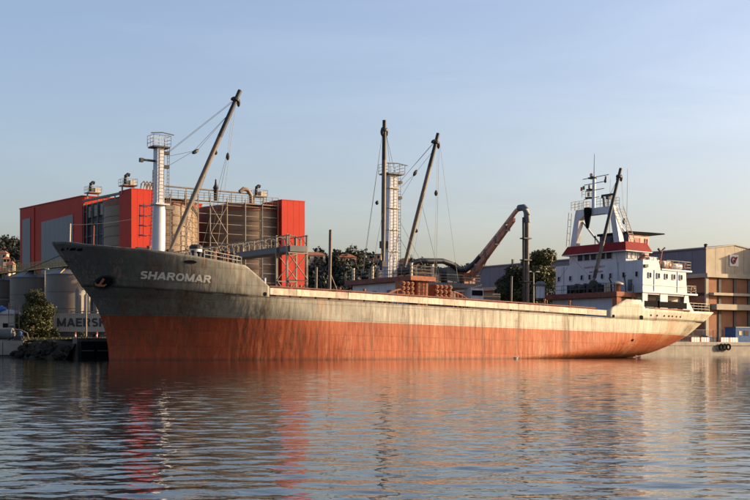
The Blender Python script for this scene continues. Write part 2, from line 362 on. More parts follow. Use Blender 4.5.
def glyphs():
    w = 0.1                                # half stroke: strokes run inside a cell 0..W by 0..1
    G = {}
    G['H'] = (0.78, [[(w, 0), (w, 1)], [(0.78-w, 0), (0.78-w, 1)], [(w, 0.5), (0.78-w, 0.5)]])
    G['A'] = (0.88, [[(w*0.9, 0), (0.44, 1-w*0.4)], [(0.88-w*0.9, 0), (0.44, 1-w*0.4)], [(0.22, 0.3), (0.66, 0.3)]])
    G['R'] = (0.80, [[(w, 0), (w, 1)], [(w, 1-w), (0.45, 1-w)]+arc(0.45, 0.7, 0.22, 0.2, 90, -90)+[(w, 0.5)], [(0.42, 0.48), (0.70, 0)]])
    G['O'] = (0.88, [arc(0.44, 0.5, 0.34, 0.41, 0, 360, 22)])
    G['M'] = (0.98, [[(w, 0), (w, 1)], [(0.98-w, 0), (0.98-w, 1)], [(w, 0.92), (0.49, 0.08)], [(0.98-w, 0.92), (0.49, 0.08)]])
    G['E'] = (0.70, [[(w, 0), (w, 1)], [(w, 1-w), (0.68, 1-w)], [(w, 0.5), (0.62, 0.5)], [(w, w), (0.68, w)]])
    G['K'] = (0.80, [[(w, 0), (w, 1)], [(0.72, 0.98), (w, 0.4)], [(0.3, 0.55), (0.74, 0)]])
    G['S'] = (0.72, [arc(0.36, 0.71, 0.24, 0.2, 25, 250, 12)[:-1]+arc(0.36, 0.29, 0.25, 0.2, 70, -150, 12)])
    return G
GLYPHS = glyphs()
def stroke_text(body, half=0.1, gap=0.1):
    vs, fs = [], []; x0 = 0.0
    for ch in body:
        W_, strokes = GLYPHS[ch]
        for si, st_ in enumerate(strokes):
            e = 0.003*si; n_ = len(st_); L_, R_ = [], []
            for i, p in enumerate(st_):
                a = st_[max(i-1, 0)]; b = st_[min(i+1, n_-1)]; dx, dy = b[0]-a[0], b[1]-a[1]; l = math.hypot(dx, dy) or 1; nx, ny = -dy/l*half, dx/l*half
                L_.append((p[0]+nx, p[1]+ny)); R_.append((p[0]-nx, p[1]-ny))
            o = len(vs); vs += [(x0+a, min(1, max(0, b)), e) for a, b in L_]+[(x0+a, min(1, max(0, b)), e) for a, b in R_]
            fs += [(o+i, o+i+1, o+n_+i+1, o+n_+i) for i in range(n_-1)]
        x0 += W_+gap
    return vs, fs, x0-gap
def rails(mb, pts, h, nr=3, r=0.025, step=1.4):
    """guard rail along a polyline of base points"""
    pts = [Vector(p) for p in pts]
    for a, b in zip(pts[:-1], pts[1:]):
        for k in range(nr):
            z = h*(k+1)/nr; mb.tube(a+Vector((0, 0, z)), b+Vector((0, 0, z)), r, n=5)
        m_ = max(1, int(round((b-a).length/step)))
        for i in range(m_+1):
            p = a.lerp(b, i/m_); mb.tube(p, p+Vector((0, 0, h)), r*1.2, n=5)
    return mb
def ladder(mb, p, q, w, side, r=0.03, step=0.35):
    p = Vector(p); q = Vector(q); sd_ = Vector(side).normalized()*w/2
    mb.tube(p-sd_, q-sd_, r, n=5); mb.tube(p+sd_, q+sd_, r, n=5)
    n_ = int((q-p).length/step)
    for i in range(1, n_): c = p.lerp(q, i/n_); mb.tube(c-sd_, c+sd_, r*0.8, n=4)
    return mb

# ------------------------------------------------------------------ water: one sheet of real ripples
def make_water():
    NR, NC = 1250, 560
    y = np.concatenate([np.linspace(-25, 7.6, 12), np.geomspace(8, 300, NR), np.geomspace(320, 9000, 14)])
    u = np.linspace(-1, 1, NC); u = np.sign(u)*(0.55*np.abs(u)+0.45*np.abs(u)**3)
    half = np.maximum(np.abs(y)*0.62+8, 26); half[-14:] = np.linspace(half[-15], 9000, 14)
    X = u[None, :]*half[:, None]; Y = np.repeat(y[:, None], NC, 1)
    dy = np.gradient(y); dx = half*(u[NC//2+1]-u[NC//2])
    res = np.maximum(dy, dx)[:, None]
    rng = np.random.RandomState(3); Z = np.zeros_like(X)
    gust = 0.72+0.28*np.sin(X*0.11+Y*0.05+1)*np.sin(Y*0.083-X*0.03)
    for i in range(72):
        lam = 0.13*(2.4/0.13)**(i/71.0)
        a = rng.normal(R(82), R(36)); k = 2*math.pi/lam; phs = rng.uniform(0, 6.28)
        amp = 0.00136*lam*math.exp(-(math.log(lam/0.5)/0.85)**2)+0.00030*lam
        w = np.clip((lam/res-2.6)/2.6, 0, 1)
        Z += w*amp*np.sin(k*(X*math.cos(a)+Y*math.sin(a))+phs+0.8*np.sin(0.11*k*(X*math.cos(a+1.3)+Y*math.sin(a+1.3))+phs*3))
    Z *= gust
    V = np.stack([X, Y, Z], -1).reshape(-1, 3); nr = len(y)
    idx = np.arange(nr*NC).reshape(nr, NC)
    q = np.stack([idx[:-1, :-1], idx[:-1, 1:], idx[1:, 1:], idx[1:, :-1]], -1).reshape(-1, 4)
    me = bpy.data.meshes.new('water'); me.vertices.add(len(V)); me.vertices.foreach_set('co', V.astype(np.float32).ravel())
    me.loops.add(q.size); me.loops.foreach_set('vertex_index', q.astype(np.int32).ravel())
    me.polygons.add(len(q)); me.polygons.foreach_set('loop_start', np.arange(0, q.size, 4, dtype=np.int32))
    me.polygons.foreach_set('use_smooth', np.ones(len(q), bool)); me.update(calc_edges=True)
    me.materials.append(M['water']); o = bpy.data.objects.new('water', me); col.objects.link(o); struct(o)
make_water()

# ------------------------------------------------------------------ ground, quay walls, bank
GZ = 2.25
shore = [Vector((-420, 166, 0)), Vector((-43.6, 166, 0)), site(8.6, 43.2), site(0, 9.3), site(84, 9.3), site(84, 26), site(420, 26)]
land = [(p.x, p.y) for p in shore]
top = [(p[0], p[1], GZ) for p in land]+[(9000, 600, GZ), (9000, 9000, GZ), (-9000, 9000, GZ), (-9000, 166, GZ)]
g = MB(); g.add(top, [tuple(range(len(top)))]); go = struct(g.build('ground', 'quay_ground'))
qw = bpy.data.objects.new('quay_wall', None); col.objects.link(qw); qw['_b'] = [0, 0, 0]; struct(qw)
def quay_run(a, b, m, seg=6.0, cap=0.7):
    d = b-a; L_ = d.length; n_ = max(1, int(L_/seg)); d.normalize(); nrm = Vector((d.y, -d.x, 0))
    for i in range(n_):
        p = a+d*(L_*i/n_+0.015); q = a+d*(L_*(i+1)/n_-0.015); off = random.uniform(0, 0.03)
        c = MB(); i_ = -nrm*1.2; o_ = nrm*(0.12+off)
        c.hexa([p+o_+Vector((0, 0, GZ-cap)), q+o_+Vector((0, 0, GZ-cap)), q+i_+Vector((0, 0, GZ-cap)), p+i_+Vector((0, 0, GZ-cap))],
               [p+o_+Vector((0, 0, GZ+0.06)), q+o_+Vector((0, 0, GZ+0.06)), q+i_+Vector((0, 0, GZ+0.06)), p+i_+Vector((0, 0, GZ+0.06))])
        c.build('cap_stone', m, qw)
        c = MB(); o_ = nrm*random.uniform(0, 0.04); z0, z1 = Vector((0, 0, -2)), Vector((0, 0, GZ-cap-0.01))
        c.hexa([p+o_+z0, q+o_+z0, q+i_+z0, p+i_+z0], [p+o_+z1, q+o_+z1, q+i_+z1, p+i_+z1]); c.build('wall_block', m, qw)
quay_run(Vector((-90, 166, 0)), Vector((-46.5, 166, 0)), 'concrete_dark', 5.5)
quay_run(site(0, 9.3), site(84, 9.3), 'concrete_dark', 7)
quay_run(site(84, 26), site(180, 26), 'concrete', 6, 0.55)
bq = wthing('mooring_bollard', 'iron mooring bollard on the left pier holding the bow rope', 'bollard', (-80, 167.5, GZ+0.05)); MB().lathe([(0.3, 0), (0.22, 0.1), (0.2, 0.35), (0.34, 0.45), (0.3, 0.55), (0.05, 0.6)], 0, 0, 14).build('body', 'dark_steel', bq, True)
# paler blocks in the left quay face
for x0, x1 in ((-52.2, -49.4), (-49.3, -46.6)):
    MB().box(x0, x1, 165.7, 166.4, 0.35, GZ-0.05).build('pale_block', 'concrete', qw)
# rubble bank between the left pier and the ship berth
bank = bpy.data.objects.new('rubble_bank', None); col.objects.link(bank); bank['_b'] = [0, 0, 0]; struct(bank)
def rock_mesh(seed):
    rng = random.Random(seed); mb = MB(); vs = []; n_ = 7
    for k, (zr, rr) in enumerate(((-0.5, 0.6), (-0.1, 1.0), (0.35, 0.8), (0.55, 0.3))):
        for i in range(n_):
            a = 2*math.pi*i/n_; r_ = rr*rng.uniform(0.7, 1.15); vs.append((r_*math.cos(a), r_*0.8*math.sin(a), zr+rng.uniform(-0.1, 0.1)))
    fs = [(i*n_+k, i*n_+(k+1) % n_, (i+1)*n_+(k+1) % n_, (i+1)*n_+k) for i in range(3) for k in range(n_)]+[tuple(range(n_))[::-1], tuple(range(3*n_, 4*n_))]
    return mb.add(vs, fs).mesh('rock', 'rock')
rocks = [rock_mesh(i) for i in range(5)]
pa, pb = Vector((-46.5, 166, 0)), site(0, 9.3)
slope = MB(); dd = (pb-pa).normalized(); nn = Vector((dd.y, -dd.x, 0))
if nn.y > 0: nn = -nn
pts = []
for k in range(13):
    p = pa.lerp(pb, k/12); j = random.uniform(-0.3, 0.3)
    pts += [p-nn*1.5+Vector((0, 0, GZ+0.02)), p+nn*(0.3+j)+Vector((0, 0, 1.7)), p+nn*(2.0+j)+Vector((0, 0, -1.0))]
slope.add(pts, [(k*3+i, k*3+3+i, k*3+4+i, k*3+1+i) for k in range(12) for i in range(2)]); slope.build('bank_face', 'rock', bank)
for i in range(70):
    k = random.random(); e = random.random(); p = pa.lerp(pb, k)+nn*(0.1+1.7*e); s_ = random.uniform(0.3, 0.65)
    inst(random.choice(rocks), 'rock', bank, (p.x, p.y, 1.85-1.75*e), (random.random(), random.random(), random.random()*6), (s_, s_, s_*0.8))
# big black fenders hung on the berth corner
def fender(label, s0, s1):
    t = thing('quay_fender', label, 'fender', ((s0+s1)/2, 8.7, 0.0), 'black fenders on the berth')
    mb = MB(); n_ = 20; vs = []; W_ = (s1-s0)
    mb.box(s0, s1, 8.15, 9.05, -0.6, 1.95).build('fender_block', 'black_rubber', t)
    MB().box(s0+0.05, s1-0.05, 8.09, 8.14, 0.9, 1.02).build('wear_strip', 'steel_grey', t)
    for s_ in (s0+0.3, s1-0.3): MB().tube((s_, 9.0, 1.9), (s_, 9.5, 2.5), 0.04).build('chain', 'dark_steel', t)
fender('narrow black rubber fender block at the end of the ship berth', 0.1, 1.55)
fender('wide black rubber fender block between narrow fender and ship stem', 1.8, 4.6)

# ------------------------------------------------------------------ the ship
ship = bpy.data.objects.new('cargo_ship', None); col.objects.link(ship)
ship.location = ORG; ship.rotation_euler = (0, TRIM, TH); ship.rotation_mode = 'XYZ'
ship.matrix_world = Matrix.Translation(ORG) @ Matrix.Rotation(TH, 4, 'Z') @ Matrix.Rotation(TRIM, 4, 'Y')
ship['_b'] = [0, 0, 0]
tag(ship, 'rusty grey and red cargo ship named SHAROMAR moored at the quay', 'ship')
ip = np.interp
def stem(z):
    return float(ip(z, [-3, -1, 0, 1.3, 2.54, 3.9, 5.2, 6.1, 6.93, 8.1, 9.3, 10.4, 11.6], [0.2, 0.0, -0.1, -0.24, -0.47, -0.88, -1.47, -2.08, -2.72, -3.55, -4.4, -5.28, -6.2]))
def stern(z):
    return float(ip(z, [-3, 0.6, 1.3, 1.7, 2.2, 3, 3.8, 4.6, 6.5, 8.1], [63, 65, 69.5, 73.0, 75.4, 77.4, 78.8, 80.0, 81.8, 83.2]))
def zsheer(s): return float(ip(s, [-6, -1, 3, 7.5, 13.4, 22, 36, 50, 60, 66, 86], [7.35, 7.2, 6.98, 6.77, 6.67, 6.64, 6.5, 6.34, 6.2, 6.2, 6.3]))
def zrail(s): return float(ip(s, [-6.2, -5.6, -4.2, -1.5, 1.4, 6.3, 10.6, 13.5], [11.5, 11.42, 11.1, 10.85, 10.68, 10.2, 9.72, 7.72]))
def ztop(s): return float(ip(s, [60.5, 63.8, 66.3, 66.9, 76, 86], [7.12, 8.64, 8.62, 7.6, 7.6, 7.78]))
HB = 8.0
def hbreadth(s, z):
    lf = ip(z, [-3, 0, 4.5, 7.0, 11.5], [30, 28, 23, 16.5, 13]); pw = ip(z, [-3, 0, 4.5, 7.0, 11.5], [1.05, 1.0, 0.86, 0.66, 0.6])
    u = min(1, max(0, (s-stem(z))/lf)); bf = (1-(1-u)**2.15)**pw
    la = ip(z, [-3, 1, 4.5, 8], [24, 22, 16, 12]); be = ip(z, [-3, 1, 2, 4.5, 8], [0.1, 0.25, 1.0, 3.2, 5.2])/HB
    v = min(1, max(0, (stern(z)-s)/la)); ba = be+(1-be)*(1-(1-v)**2.1)**ip(z, [1, 8], [0.95, 0.6])
    return HB*min(bf, ba) if min(bf, ba) > 0.001 else 0.02
def zwarp(k): return 0.5-0.5*math.cos(math.pi*k)
def hull_sheet(name, s0f, s1f, zlo, zhi, nu, nv, parent, sides=(-1, 1), solid=0.0):
    mb = MB()
    for sg in sides:
        vs = []
        for j in range(nv+1):
            for i in range(nu+1):
                k = zwarp(i/nu) if solid == 0 else i/nu
                sn = lerp(s0f(6.8), s1f(6.8), k); sh = sn if solid == 0 else lerp(s0f(11.4), s1f(11.4), k); z = lerp(zlo(sn), zhi(sh), j/nv)
                a, b = s0f(z), s1f(z); s = lerp(a, b, k); b_ = hbreadth(s, z)
                if 0 < i < nu: b_ += 0.012*math.sin(s*2.6+z*3.1)*math.sin(z*2.2+s*0.7)
                vs.append((s, sg*b_, z))
        w = nu+1; fs = [(j*w+i, j*w+i+1, (j+1)*w+i+1, (j+1)*w+i) for j in range(nv) for i in range(nu)]
        mb.add(vs, fs)
    o = mb.build(name, 'hull_paint', parent, smooth=True)
    if solid:
        sm = o.modifiers.new('solid', 'SOLIDIFY'); sm.thickness = solid; sm.offset = 0
    return o
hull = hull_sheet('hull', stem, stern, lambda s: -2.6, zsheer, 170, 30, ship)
# raked transom closing the stern
tr = MB(); vs = []
zz = np.linspace(0.6, 6.3, 10)
for z in zz:
    for sg in (-1, -0.5, 0, 0.5, 1): vs.append((stern(z)+0.35*(1-abs(sg))**0.7, sg*hbreadth(stern(z), z), z))
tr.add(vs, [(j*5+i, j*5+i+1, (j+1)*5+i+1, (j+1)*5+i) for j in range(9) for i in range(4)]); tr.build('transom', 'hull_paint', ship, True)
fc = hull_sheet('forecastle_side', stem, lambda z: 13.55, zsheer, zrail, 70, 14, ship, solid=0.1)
def pst(z): return 60.5
pp = MB()
for sg in (-1, 1):
    ks = [60.5, 61.5, 62.5, 63.8, 65, 66.3, 66.9]+list(np.linspace(68, 81.8, 24)); vs = []
    for j in range(5):
        for s in ks:
            z = lerp(zsheer(s), ztop(s), j/4); s_ = s if s < 70 else lerp(70, stern(z), (s-70)/11.8)
            vs.append((s_, sg*hbreadth(min(s_, stern(z)), z), z))
    w = len(ks); pp.add(vs, [(j*w+i, j*w+i+1, (j+1)*w+i+1, (j+1)*w+i) for j in range(4) for i in range(w-1)])
vs = []
for j in range(5):
    z = lerp(6.3, 7.78, j/4)
    for sg in (-1, -0.5, 0, 0.5, 1): vs.append((stern(z)+0.35*(1-abs(sg))**0.7, sg*hbreadth(stern(z), z), z))
pp.add(vs, [(j*5+i, j*5+i+1, (j+1)*5+i+1, (j+1)*5+i) for j in range(4) for i in range(4)])
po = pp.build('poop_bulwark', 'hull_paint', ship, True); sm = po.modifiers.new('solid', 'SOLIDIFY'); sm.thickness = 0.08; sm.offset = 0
# decks
def deck(name, ss, zf, inset, m='deck_paint', z_hb=None):
    vs = []
    for s in ss:
        z = zf(s); b_ = max(0.02, hbreadth(s, z if z_hb is None else z_hb)-inset); vs += [(s, -b_, z), (s, b_, z)]
    mb = MB(); mb.add(vs, [(2*i, 2*i+2, 2*i+3, 2*i+1) for i in range(len(ss)-1)]); return mb.build(name, m, ship)
deck('main_deck', np.linspace(13, 81.5, 40), lambda s: zsheer(s)-0.06, 0.12)
deck('forecastle_deck', np.linspace(-5, 13.2, 24), lambda s: min(zrail(s)-1.0, 9.6 if s < 10 else 9.6), 0.1)
MB().box(13.2, 13.35, -7.7, 7.7, 6.5, 8.6).build('forecastle_bulkhead', 'white_paint', ship)
# rubbing / knuckle bar following the sheer
kb = MB()
for sg in (-1, 1):
    pts = [(s, sg*(hbreadth(s, zsheer(s))+0.015), zsheer(s)) for s in np.linspace(-1.5, 78, 90)]
    kb.path(pts, 0.045, 6)
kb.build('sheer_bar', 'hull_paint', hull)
# bulwark plates with a freeing gap below and a rusty rail above
pw_ = 1.56; plate = MB().box(-pw_/2+0.012, pw_/2-0.012, -0.02, 0.02, 0.27, 0.93)
plate = plate.mesh('bulwark_plate', 'bulwark_paint'); stay = MB().prism([(0, 0.27), (0.38, 0.27), (0.06, 0.9), (0, 0.9)], 'x', -0.02, 0.02).mesh('bulwark_stay', 'bulwark_paint')
nsg = 30
bul = {}
for sg in (-1, 1):
    rl = MB(); pts = []
    for i in range(nsg):
        s = 13.65+pw_*(i+0.5); z = zsheer(s); sl_ = -(zsheer(s+0.7)-zsheer(s-0.7))/1.4
        y_ = sg*(hbreadth(s, z)+random.uniform(-0.012, 0.012))
        inst(plate, 'bulwark_plate', hull, (s, y_, z), (random.uniform(-0.012, 0.012), sl_, math.atan2(sg*(hbreadth(s+0.7, z)-hbreadth(s-0.7, z)), 1.4)))
        inst(stay, 'bulwark_stay', hull, (s-pw_/2, sg*(hbreadth(s-pw_/2, z)-0.05), z), (0, 0, 0 if sg < 0 else math.pi))
    ss = np.linspace(13.6, 58.6, 47)
    for a, b in zip(ss[:-1], ss[1:]):
        za, zb = zsheer(a), zsheer(b)
        rl.beam((a, sg*(hbreadth(a, za)-0.02), za+1.1), (b, sg*(hbreadth(b, zb)-0.02), zb+1.1), 0.18, 0.13)
    rl.build('bulwark_rail', 'rust_red', hull)
    s = 13.9
    while s < 58:
        L_ = random.uniform(1.0, 3.2); z = zsheer(s+L_/2); y_ = sg*hbreadth(s, z); MB().beam((s, y_-sg*0.03, zsheer(s)+0.98), (s+L_, y_-sg*0.03, zsheer(s+L_)+0.98), 0.05, 0.13).build('rail_filler', 'rust_red', hull); s += L_+random.uniform(0.5, 0.9)
# lettering on the curved bow
def bow_text(body, width, h, s0, z0, dz, name, m, off):
    vs, fs, W_ = stroke_text(body, 0.118, 0.09); k = width/W_; out = []
    for x, y, e in vs:
        s = s0+x*k; z = z0+y*h+dz*x*k; out.append((s, -(hbreadth(s, z)+off+e), z))
    mb = MB(); mb.add(out, fs); return mb.build(name, m, hull)
bow_text('SHAROMAR', 6.45, 0.74, 0.75, 7.98, -0.032, 'ship_name', 'letter_white', 0.085)
# hawse pipe, anchor, mooring slots, ports
def hull_plate(name, s, z, w, h, m, n=16, off=0.075, sq=False, depth=0.12):
    """small plate or ring lying on the port hull surface"""
    pts = []
    for k in range(n):
        a = 2*math.pi*(k+0.5)/n
        cx, cz = math.cos(a), math.sin(a)
        if sq: f_ = 1/max(abs(cx), abs(cz)); f_ = min(f_, 1.25); cx *= f_; cz *= f_
        pts.append((s+cx*w/2, z+cz*h/2))
    mb = MB(); mb.hexa([(a, -(hbreadth(a, b)+off-depth), b) for a, b in pts], [(a, -(hbreadth(a, b)+off), b) for a, b in pts])
    return mb.build(name, m, hull)
for s, z in ((-5.3, 10.72), (-4.85, 10.68), (-4.4, 10.63)): hull_plate('fairlead', s, z, 0.34, 0.24, 'letter_black', sq=True, off=0.16, depth=0.25)
hull_plate('fairlead_rim', 4.95, 9.72, 1.5, 0.48, 'hull_paint', off=0.07, sq=False); hull_plate('fairlead', 4.95, 9.72, 1.3, 0.34, 'letter_black', off=0.095)
hull_plate('fairlead', 13.05, 6.95, 0.42, 0.42, 'letter_black'); hull_plate('scupper', 61.6, 6.45, 0.36, 0.36, 'letter_black', sq=True); hull_plate('freeing_port', 66.4, 6.45, 0.55, 0.5, 'letter_black', sq=True)
for s in (68.1, 69.2, 70.5, 71.4, 72.1, 72.9, 73.75): hull_plate('porthole', s, 6.79, 0.24, 0.24, 'window_dark')
hull_plate('discharge', 65.2, 3.6, 0.3, 0.3, 'letter_black')
# anchor pocket: dark recess with anchor
ac = (-2.2, 7.5)
def on_bow(ds, dz, out): 
    s = ac[0]+ds*0.62+0.1; z = ac[1]+dz*0.62; return Vector((s, -(hbreadth(s, z)+out+0.1), z))
hull_plate('hawse_recess', ac[0]+0.4, ac[1]+0.1, 1.5, 1.35, 'weld_grey', off=0.17, n=24, depth=0.4); hull_plate('hawse_pipe', ac[0]+0.4, ac[1]+0.1, 1.15, 1.05, 'letter_black', off=0.2, n=24, depth=0.4)
an = MB(); an.tube(on_bow(0.2, 0.7, 0.1), on_bow(-0.1, -0.25, 0.35), 0.12); 
an.path([on_bow(-0.75, 0.15, 0.4), on_bow(-0.55, -0.2, 0.45), on_bow(-0.1, -0.35, 0.42), on_bow(0.35, -0.4, 0.45), on_bow(0.6, -0.15, 0.4)], [0.04, 0.11, 0.14, 0.11, 0.04]); an.build('anchor', 'rust_orange', ship)
# zebra of chain dark marks below the stem: mooring rope
_mi = (Matrix.Translation(ORG) @ Matrix.Rotation(TH, 4, 'Z') @ Matrix.Rotation(TRIM, 4, 'Y')).inverted()
_ra, _rb = Vector((-5.0, -0.5, 10.4)), _mi @ Vector((-80, 167.5, 2.6))
MB().path([_ra.lerp(_rb, k/12)-Vector((0, 0, 5.5*(k/12)*(1-k/12))) for k in range(13)], 0.045, 6).build('mooring_rope', 'wire', ship)

def wire(mb, p, q, r=0.02, sag=0.0):
    p = Vector(p); q = Vector(q)
    if sag == 0: mb.tube(p, q, r, n=5)
    else:
        mb.path([p.lerp(q, k/8)-Vector((0, 0, sag*4*(k/8)*(1-k/8))) for k in range(9)], r, 5)
    return mb
def block(parent, p, d, L_=0.6):
    p = Vector(p); d = Vector(d).normalized(); mb = MB(); mb.path([p, p+d*L_*0.2, p+d*L_*0.5, p+d*L_*0.85, p+d*L_], [0.05, 0.17, 0.22, 0.14, 0.05], 7)
    return mb.build('pulley_block', 'dark_steel', parent)
def boom(heel, head, r, dark=0.3):
    heel = Vector(heel); head = Vector(head); d = head-heel
    a = heel+d*(1-dark)
    mb = MB(); mb.path([heel, heel+d*0.06, heel+d*0.35, a], [r*0.6, r*0.85, r, r*0.95], 12); b_ = mb.build('cargo_boom', 'boom_paint', ship, True)
    MB().path([a, heel+d*0.97, head], [r*0.97, r*0.85, r*0.85], 12).build('boom_head', 'dark_steel', b_, True)
    dn = d.normalized(); MB().path([head-dn*1.3, head-dn*1.25, head-dn*1.0, head-dn*0.95], [r*0.9, r*1.5, r*1.5, r*0.9], 12).build('head_band', 'dark_steel', b_)
    MB().box(heel.x-0.3, heel.x+0.3, heel.y-0.3, heel.y+0.3, heel.z-0.5, heel.z+0.1).build('gooseneck', 'dark_steel', b_)
    return b_
# foremast ---------------------------------------------------------
fm = MB().lathe([(0.76, 9.4), (0.72, 11), (0.68, 15.2), (0.56, 16.2)], 4.95, 0, 20).build('mast', 'white_paint', ship, True)
MB().hexa([(4.5, -0.55, 16.1), (5.3, -0.55, 16.1), (5.3, 0.55, 16.1), (4.5, 0.55, 16.1)], [(4.45, -0.5, 21.8), (5.15, -0.5, 21.8), (5.15, 0.5, 21.8), (4.45, 0.5, 21.8)]).build('mast_upper', 'white_paint', fm)
MB().box(4.25, 5.75, -0.9, 0.9, 15.95, 16.1).build('mast_flange', 'white_paint', fm)
MB().box(3.95, 5.75, -0.75, 0.75, 21.8, 21.95).build('mast_platform', 'dark_steel', fm)
rails(MB(), [(3.9, -0.8, 21.95), (5.8, -0.8, 21.95), (5.8, 0.8, 21.95), (3.9, 0.8, 21.95), (3.9, -0.8, 21.95)], 1.1, 3, 0.03, 0.75).build('platform_rail', 'white_paint', fm)
MB().path([(3.5, -1.0, 23.1), (4.7, -1.1, 23.25), (6.0, -1.0, 23.15)], 0.06, 6).build('lamp_bar', 'steel_grey', fm)
ladder(MB(), (4.85, -0.75, 16.2), (4.85, -0.72, 21.9), 0.5, (1, 0, 0)).build('mast_ladder', 'boom_paint', fm)
ladder(MB(), (5.75, -0.35, 16.2), (5.75, -0.35, 21.9), 0.45, (0, 1, 0)).build('mast_ladder', 'steel_grey', fm)
ladder(MB(), (3.95, -0.35, 9.6), (4.15, -0.35, 19.5), 0.45, (0, 1, 0)).build('mast_ladder', 'steel_grey', fm)
cg = MB()
for z in (12.8, 13.8, 14.8, 15.8): cg.path([(4.0, -0.2, z), (3.2, -0.2, z), (2.9, 0.3, z), (3.2, 0.8, z), (4.0, 0.8, z)], 0.04, 5)
for y_ in (-0.2, 0.8): cg.tube((3.2, y_, 12.6), (3.2, y_, 16), 0.04, n=5)
cg.build('ladder_cage', 'steel_grey', fm)
MB().box(2.8, 4.4, -0.12, 0.12, 20.35, 20.55).box(2.75, 3.1, -0.2, 0.2, 20.2, 20.6).build('light_bracket', 'dark_steel', fm)
for z in (21.2, 19.8): MB().box(5.3, 5.9, -0.35, 0.1, z, z+0.3).build('sheave_bracket', 'dark_steel', fm)
MB().box(5.4, 6.6, -0.3, 0.3, 15.6, 16.0).build('sheave_bracket', 'boom_paint', fm)
h1, t1 = Vector((6.1, -0.4, 11.4)), Vector((13.8, -0.4, 28.9)); b1 = boom(h1, t1, 0.27, 0.3)
d1 = (t1-h1).normalized()
wr = MB(); pa_ = h1.lerp(t1, 0.955); pb_ = h1.lerp(t1, 0.86)
wire(wr, (5.6, -0.3, 21.4), pa_); wire(wr, (5.6, 0.05, 21.2), pa_+Vector((0, 0.3, -0.2))); wire(wr, (5.6, -0.2, 21.0), (8.6, -0.35, 21.9)); wire(wr, (5.7, -0.2, 20.0), (8.6, -0.35, 21.9))
wire(wr, (8.6, -0.3, 21.9), pb_); wire(wr, (8.7, -0.5, 21.7), pb_)
e_ = h1.lerp(t1, 0.95); wire(wr, e_, (11.2, -1, 12.2)); wire(wr, h1.lerp(t1, 0.9), (12.4, -0.6, 22.0)); wire(wr, (12.4, -0.6, 22), (10.4, -0.6, 11.8)); wire(wr, (12.3, -0.6, 22), (9.6, -0.6, 11.8))
wire(wr, h1.lerp(t1, 0.66), (7.0, -0.8, 11.5)); wr.build('rigging', 'wire', b1)
block(b1, pa_-Vector((0.7, 0, 0.35)), (1, 0, 0.6)); block(b1, (8.4, -0.35, 21.6), (1, 0, 0.7), 0.9); block(b1, e_+Vector((0.25, 0, -0.9)), (0, 0, 1), 0.9); block(b1, (12.4, -0.6, 21.3), (0, 0, 1), 0.8); block(b1, h1.lerp(t1, 0.62)+Vector((0.2, 0, -0.5)), (0, 0, 1), 0.5)
# forecastle gear
fg = MB().lathe([(0.55, 9.5), (0.55, 11.1), (0.62, 11.15), (0.62, 11.5), (0.2, 11.6)], 8.0, -2.5, 14).build('ventilator', 'white_paint', ship, True)
MB().lathe([(0.7, 11.55), (0.7, 11.75), (0.5, 11.95)], 8.0, -2.5, 14).build('ventilator_cap', 'dark_steel', fg)
wn_ = MB().tube((9.0, -3, 10.6), (10.8, -3, 10.6), 0.55, n=14).box(9.1, 10.7, -3.5, -2.4, 9.5, 10.4); wn_.build('windlass_drum', 'dark_steel', ship)
MB().tube((1.5, -2.5, 10.8), (3.0, -2.5, 10.8), 0.5, n=14).box(1.6, 2.9, -3.1, -1.9, 9.5, 10.6).build('windlass_drum', 'dark_steel', ship)
for s, h_ in ((-4.6, 13.3), (-2.2, 13.3)): MB().tube((s, -0.6, 10), (s, -0.6, h_), 0.07, n=6).build('jack_staff', 'cream_paint' if s < -3 else 'rust_red', ship)
wire(MB(), (-4.6, -0.6, 13.2), (4.3, -0.5, 15), 0.02, 0.3).build('stay_wire', 'wire', ship)
pts = [(s, -(hbreadth(s, zrail(s))-0.15), zrail(s)) for s in np.linspace(6.4, 10.4, 5)]
rails(MB(), pts, 0.75, 2, 0.04, 0.9).build('forecastle_rail', 'cream_paint', ship)
for i in range(9):
    s = 6.2+i*0.62; h_ = random.uniform(0.5, 1.2); MB().lathe([(0.2, 9.5), (0.2, 10.4+h_*0.6), (0.28, 10.45+h_*0.6), (0.28, 10.6+h_*0.6)], s, -4.8-random.random(), 10).build('mooring_bitt', 'dark_steel', ship)
for i, s in enumerate((1.5, 8.6, 10.0)): MB().lathe([(0.16, 9.5), (0.16, 11.0), (0.22, 11.02), (0.22, 11.2)], s, -5.6, 10).build('mooring_bitt', 'rust_red', ship)
# hatches ------------------------------------------------------------
for s0, s1 in ((15.2, 30.6), (39.6, 59.6)):
    co = MB().box(s0, s1, -5.2, -5.0, 6.3, 7.4).box(s0, s1, 5.0, 5.2, 6.3, 7.45).box(s0, s0+0.2, -5, 5, 6.3, 7.45).box(s1-0.2, s1, -5, 5, 6.3, 7.45).build('hatch_coaming', 'deck_paint', ship)
    MB().box(s0+0.2, s1-0.2, -5, 5, 5.6, 5.8).build('hold_floor', 'deck_paint', co)
